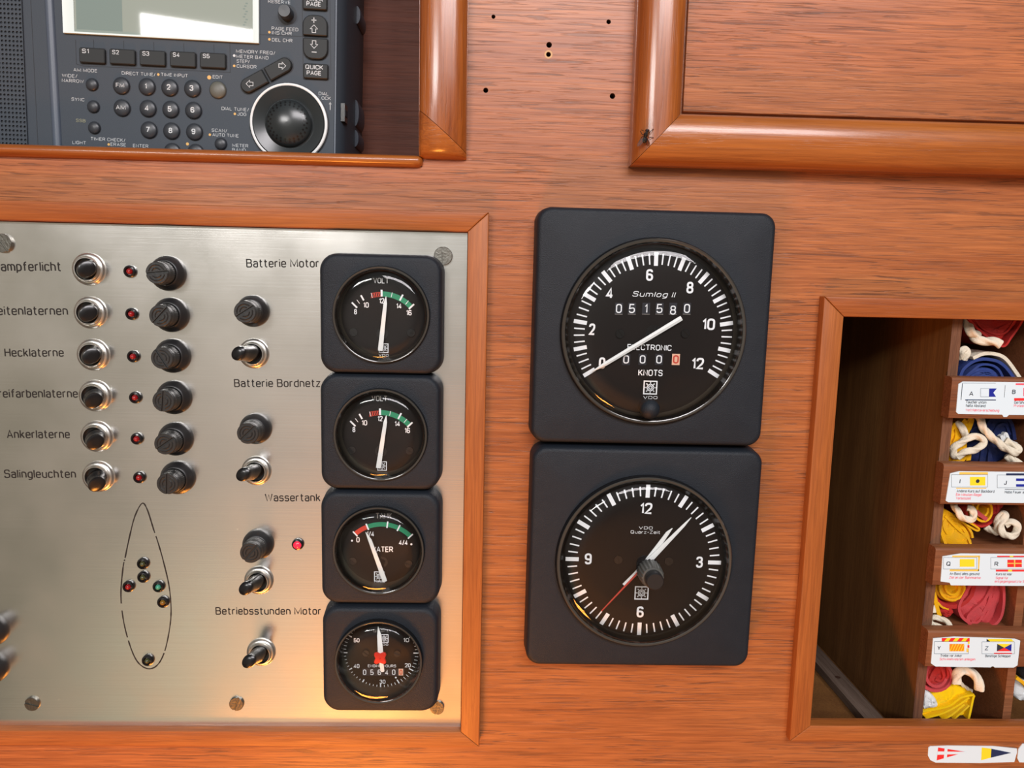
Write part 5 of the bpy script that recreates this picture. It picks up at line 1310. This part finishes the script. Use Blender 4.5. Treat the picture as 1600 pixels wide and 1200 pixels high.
f.roll(1537, 797, 20, 23, c_yel, 0.5, 2.0, 3.2, 0.034, 0.0, 0.0, 0.35); f.roll(1538, 797, 25, 27, c_red, 0.5, 1.0, 3.4, 0.034, -0.001, 3.6, 0.95)
f.fold([(1525, 798), (1534, 806), (1541, 812)], c_pink, 6, 0.03, 0.0003); f.fold([(1552, 788), (1558, 792), (1572, 787)], c_red, 8, 0.03, -0.004)
f.slab([(1556, 786), (1573, 785), (1570, 797), (1560, 806), (1550, 812)], c_red, -0.03, -0.0022)
f.body(); f.cord([(1540, 822, -3), (1550, 829, -2), (1558, 831, -1), (1558, 818, 1), (1566, 803, 1), (1570, 806, 2), (1563, 822, 3), (1567, 833, 4), (1578, 838, 4), (1588, 832, 4), (1589, 821, 4), (1580, 816, 3), (1570, 820, 2)], 4.9)
f = Flag('yellow flag wrapped in a red one, left above the Y label', 1486, 930, 7)
f.roll(1490, 918, 24, 27, c_yel, 0.2, 2.1, 3.2, 0.034, 0.0, 0.4, 0.3); f.roll(1490, 915, 32, 37, c_red, 0.15, 1.0, 6.5, 0.034, -0.0006, 3.2, 0.97)
f.fold([(1459, 926), (1463, 942), (1469, 963)], c_yel, 6, 0.028, 0.0); f.fold([(1466, 942), (1474, 950), (1484, 953)], c_yel, 3, 0.03, -0.0006)
f.slab([(1471, 957), (1487, 951), (1494, 961), (1480, 967)], c_red, -0.03, -0.0015); f.slab([(1466, 912), (1514, 912), (1510, 935), (1490, 945), (1470, 935)], c_yel, -0.03, -0.0022)
f.body(); f.cord([(1455, 946, 0), (1457, 957, 1)], 4.5); f.cord([(1452, 966, 0), (1464, 965, 2), (1477, 970, 3), (1484, 979, 3), (1476, 982, 3), (1464, 978, 2), (1454, 973, 1)], 3.9)
f = Flag('large faded red flag rolled loosely, above the Y and Z label', 1536, 950, 8)
f.fold([(1516, 914), (1500, 944), (1502, 962), (1513, 972), (1519, 978), (1535, 981), (1552, 978), (1564, 966), (1568, 945), (1568, 912)], c_pink, 4.2, 0.036)
f.fold([(1517, 976), (1514, 966), (1523, 953), (1537, 941), (1550, 920), (1554, 912)], c_pink, 4.4, 0.036, -0.0004)
f.fold([(1520, 974), (1527, 975), (1535, 968), (1541, 955), (1548, 940), (1552, 922)], c_pink, 3.8, 0.034, -0.0012)
f.fold([(1527, 966), (1530, 955), (1538, 948), (1542, 955), (1536, 970)], c_pink, 3.4, 0.03, -0.002)
f.fold([(1538, 972), (1548, 958), (1556, 940), (1560, 914)], c_pink, 3.6, 0.034, -0.0018)
f.slab([(1512, 914), (1502, 945), (1505, 962), (1524, 978), (1550, 977), (1566, 950), (1566, 914)], c_pink, -0.034, -0.0022)
f.body()
f = Flag('red flag rolled up on top of the yellow bundle, bottom pigeonhole', 1466, 1062, 9)
f.roll(1465, 1056, 26, 27, c_pink, 0.15, 1.4, 4.6, 0.034, 0.0, 3.3, 0.6)
f.fold([(1454, 1066), (1460, 1052), (1466, 1042)], c_red, 4, 0.03, -0.0006); f.fold([(1463, 1063), (1472, 1066), (1476, 1056), (1470, 1040)], c_red, 4, 0.03, -0.0008)
f.fold([(1478, 1064), (1484, 1058), (1482, 1044)], c_red, 4, 0.03, -0.0008); f.slab([(1444, 1040), (1488, 1040), (1488, 1066), (1466, 1078), (1446, 1070)], c_red, -0.03, -0.0022)
f.body(); f.cord([(1494, 1067, 1), (1494, 1058, 1), (1500, 1048, 2), (1508, 1046, 2), (1520, 1052, 3), (1528, 1065, 4), (1531, 1077, 4)], 6.4)
f.cord([(1496, 1062, -3), (1506, 1072, -3), (1518, 1080, -3)], 2.6)
f = Flag('bright yellow flag bundle with a white corner, bottom pigeonhole floor', 1480, 1100, 10)
f.slab([(1438, 1122), (1442, 1104), (1462, 1085), (1490, 1070), (1502, 1076), (1520, 1084), (1516, 1108), (1508, 1122)], c_lem, -0.036, -0.002)
f.fold([(1440, 1110), (1462, 1106), (1482, 1100), (1500, 1089), (1520, 1084)], c_lem, 3.2, 0.03, 0.0012); f.fold([(1444, 1120), (1470, 1112), (1494, 1101), (1512, 1088)], c_lem, 3.0, 0.03, 0.0014)
f.fold([(1520, 1085), (1516, 1100), (1511, 1122)], c_lem, 3.4, 0.03, 0.0012); f.fold([(1470, 1122), (1486, 1112), (1504, 1098)], c_lem, 3.0, 0.03, 0.0018); f.fold([(1488, 1122), (1500, 1110), (1512, 1100)], c_lem, 2.6, 0.03, 0.0016)
f.slab([(1441, 1083), (1450, 1080), (1462, 1092), (1460, 1103), (1441, 1105)], c_white, -0.02, 0.0016)
f.body()
f = Flag('white, yellow and black flag in the pigeonhole right of the divider', 1602, 1080, 11)
f.slab([(1588, 1086), (1592, 1066), (1604, 1066), (1640, 1075), (1640, 1100), (1604, 1100), (1592, 1094)], c_white, -0.034, -0.002)
f.fold([(1587, 1058), (1596, 1064), (1606, 1074), (1620, 1080)], c_yel, 5, 0.03, 0.0008)
f.slab([(1592, 1044), (1620, 1044), (1620, 1066), (1602, 1064)], c_black, -0.03, -0.002)
f.body()

# floor board and batten inside the locker, running back from the opening
def FL(px, py, y):
    a, b = ray(px, py); s_ = y / b; return a * s_, D - s_
yb_ = LFY + 0.005
xb0, hb0 = FL(1331, 1117, yb_); xb1, hb1 = FL(1268, 1012, yb_); xb2, _ = FL(1361, 1117, yb_)
t = structure('trim_11', 766, 447); b = MB()
xa_ = (xb0 + xb1) / 2; wb_ = max(xb2 - xb0, 0.006)
b.box(xa_, xa_ + wb_, LFY + 0.0002, yb_, -0.17, -0.004, wood_batten)
for hz in (-0.016, -0.062, -0.11):
    b.v += [(xa_ + wb_ * 0.5 + 0.0016 * cos(2 * pi * k / 14), yb_ + 0.0001, hz + 0.0016 * sin(2 * pi * k / 14)) for k in range(14)]; b.face(range(len(b.v) - 1, len(b.v) - 15, -1), HOLE)
t.single(b)
t = structure('trim_12', 766, 447); b = MB()
xf_, _ = FL(1318, 1105, LFY + 0.006)
b.box(LFX + 0.0002, xf_, LFY + 0.0002, LFY + 0.006, -0.17, -0.004, wood_cup); t.single(b)

# pennant labels stuck on the bulkhead under the locker
t = Thing('pennant_label', 1519, 1178, 0.0, 0, 'long white label with red cross and yellow navy pennants under the locker', 'label', 'pennant labels under the locker', MB())
S = Sheet(t, [(1449.3, 1180), (1453, 1187), (1461, 1190.8), (1530, 1191.4), (1584, 1190), (1588.3, 1175), (1588, 1169), (1551, 1165.2), (1480, 1164.5), (1453, 1165.5), (1450, 1168)], 0.0)
def pen(x, y): return (1440 + x / 10.0, 1140 + y / 10.0)
S.quad([pen(235, 480), pen(690, 348), pen(258, 278)], pred); S.quad([pen(238, 392), pen(690, 378), pen(690, 345), pen(252, 338)], paper_m, 0.00005); S.quad([pen(342, 455), pen(392, 442), pen(405, 270), pen(358, 270)], paper_m, 0.0001)
S.quad([pen(930, 478), pen(1080, 438), pen(1090, 298), pen(940, 278)], pyel); S.quad([pen(1080, 438), pen(1400, 362), pen(1090, 298)], pnavy)
t.single(S.b)
t = Thing('pennant_label', 1605, 1178, 0.0, 0, 'white label cut off by the right picture edge, under the locker', 'label', 'pennant labels under the locker', MB())
S = Sheet(t, [(1588.8, 1184), (1592, 1190.4), (1660, 1192), (1660, 1163), (1597, 1161.5), (1590.5, 1170)], 0.0)
S.quad([pen(1700, 470), pen(2050, 370), pen(1715, 275)], pblue); t.single(S.b)

# ------------------------------------------------------------------ the fly on the moulding
fh = 0.0139
fl = Thing('fly', 1008, 214, fh, 0, 'small dark fly sitting on the corner of the upper right moulding', 'insect')
def fp(x, y, z=0.0): v = fl.L(960 + x / 16.0, 180 + y / 16.0, fh); return Vector((v.x, v.y, z))
kf = fl.sc(1008, 214)
b = MB(); pth = [fp(800, 362, .0011), fp(803, 380, .0012), fp(806, 405, .0012), fp(795, 432, .0012), fp(785, 448, .0013), fp(770, 490, .0014), fp(757, 535, .0013), fp(750, 562, .0011), fp(747, 600, .0011), fp(742, 650, .0010), fp(735, 690, .0009), fp(730, 712, .0008)]
b.tube(pth, [v * kf for v in (0.6, 2.2, 2.8, 2.0, 1.6, 3.4, 2.8, 2.0, 3.6, 3.8, 2.6, 0.5)], fly_m, 16)
for sg in (-1, 1):
    e = fp(806 + sg * 30, 398, .0012); b.lathe(e.x, e.y, [(1.7 * kf * cos(q), e.z + 1.7 * kf * sin(q)) for q in [-pi / 2 + pi * k / 8 for k in range(9)]], mat('fly_eye_%d' % (sg + 1), (0.06, 0.008, 0.006, 1), 0.3), 12)
fl.part('body', b)
for P in ([(735, 572), (640, 600), (555, 740), (560, 800), (640, 770), (720, 660)], [(765, 572), (830, 620), (855, 720), (835, 790), (770, 760), (745, 660)]):
    b = MB(); Q = [fp(x, y, 0.0019 if i in (0, 5) else 0.0013) for i, (x, y) in enumerate(P)]; b.loft([[tuple(v) for v in Q], [(v.x, v.y, v.z + 0.00004) for v in Q]], wing_m, True, True); fl.part('wing', b)
for P in ([(810, 470), (860, 440), (975, 345)], [(800, 520), (850, 580), (880, 560), (975, 565)], [(785, 545), (850, 700), (860, 740)], [(740, 450), (715, 410), (675, 370)], [(725, 500), (680, 505), (645, 400)], [(735, 540), (670, 560), (600, 690)]):
    b = MB(); n_ = len(P); b.tube([fp(x, y, (0.0012, 0.0016, 0.0010, 0.0002)[i] if i < n_ - 1 else 0.0002) for i, (x, y) in enumerate(P)], [0.5 * kf] * n_, fly_m, 6); fl.part('leg', b)
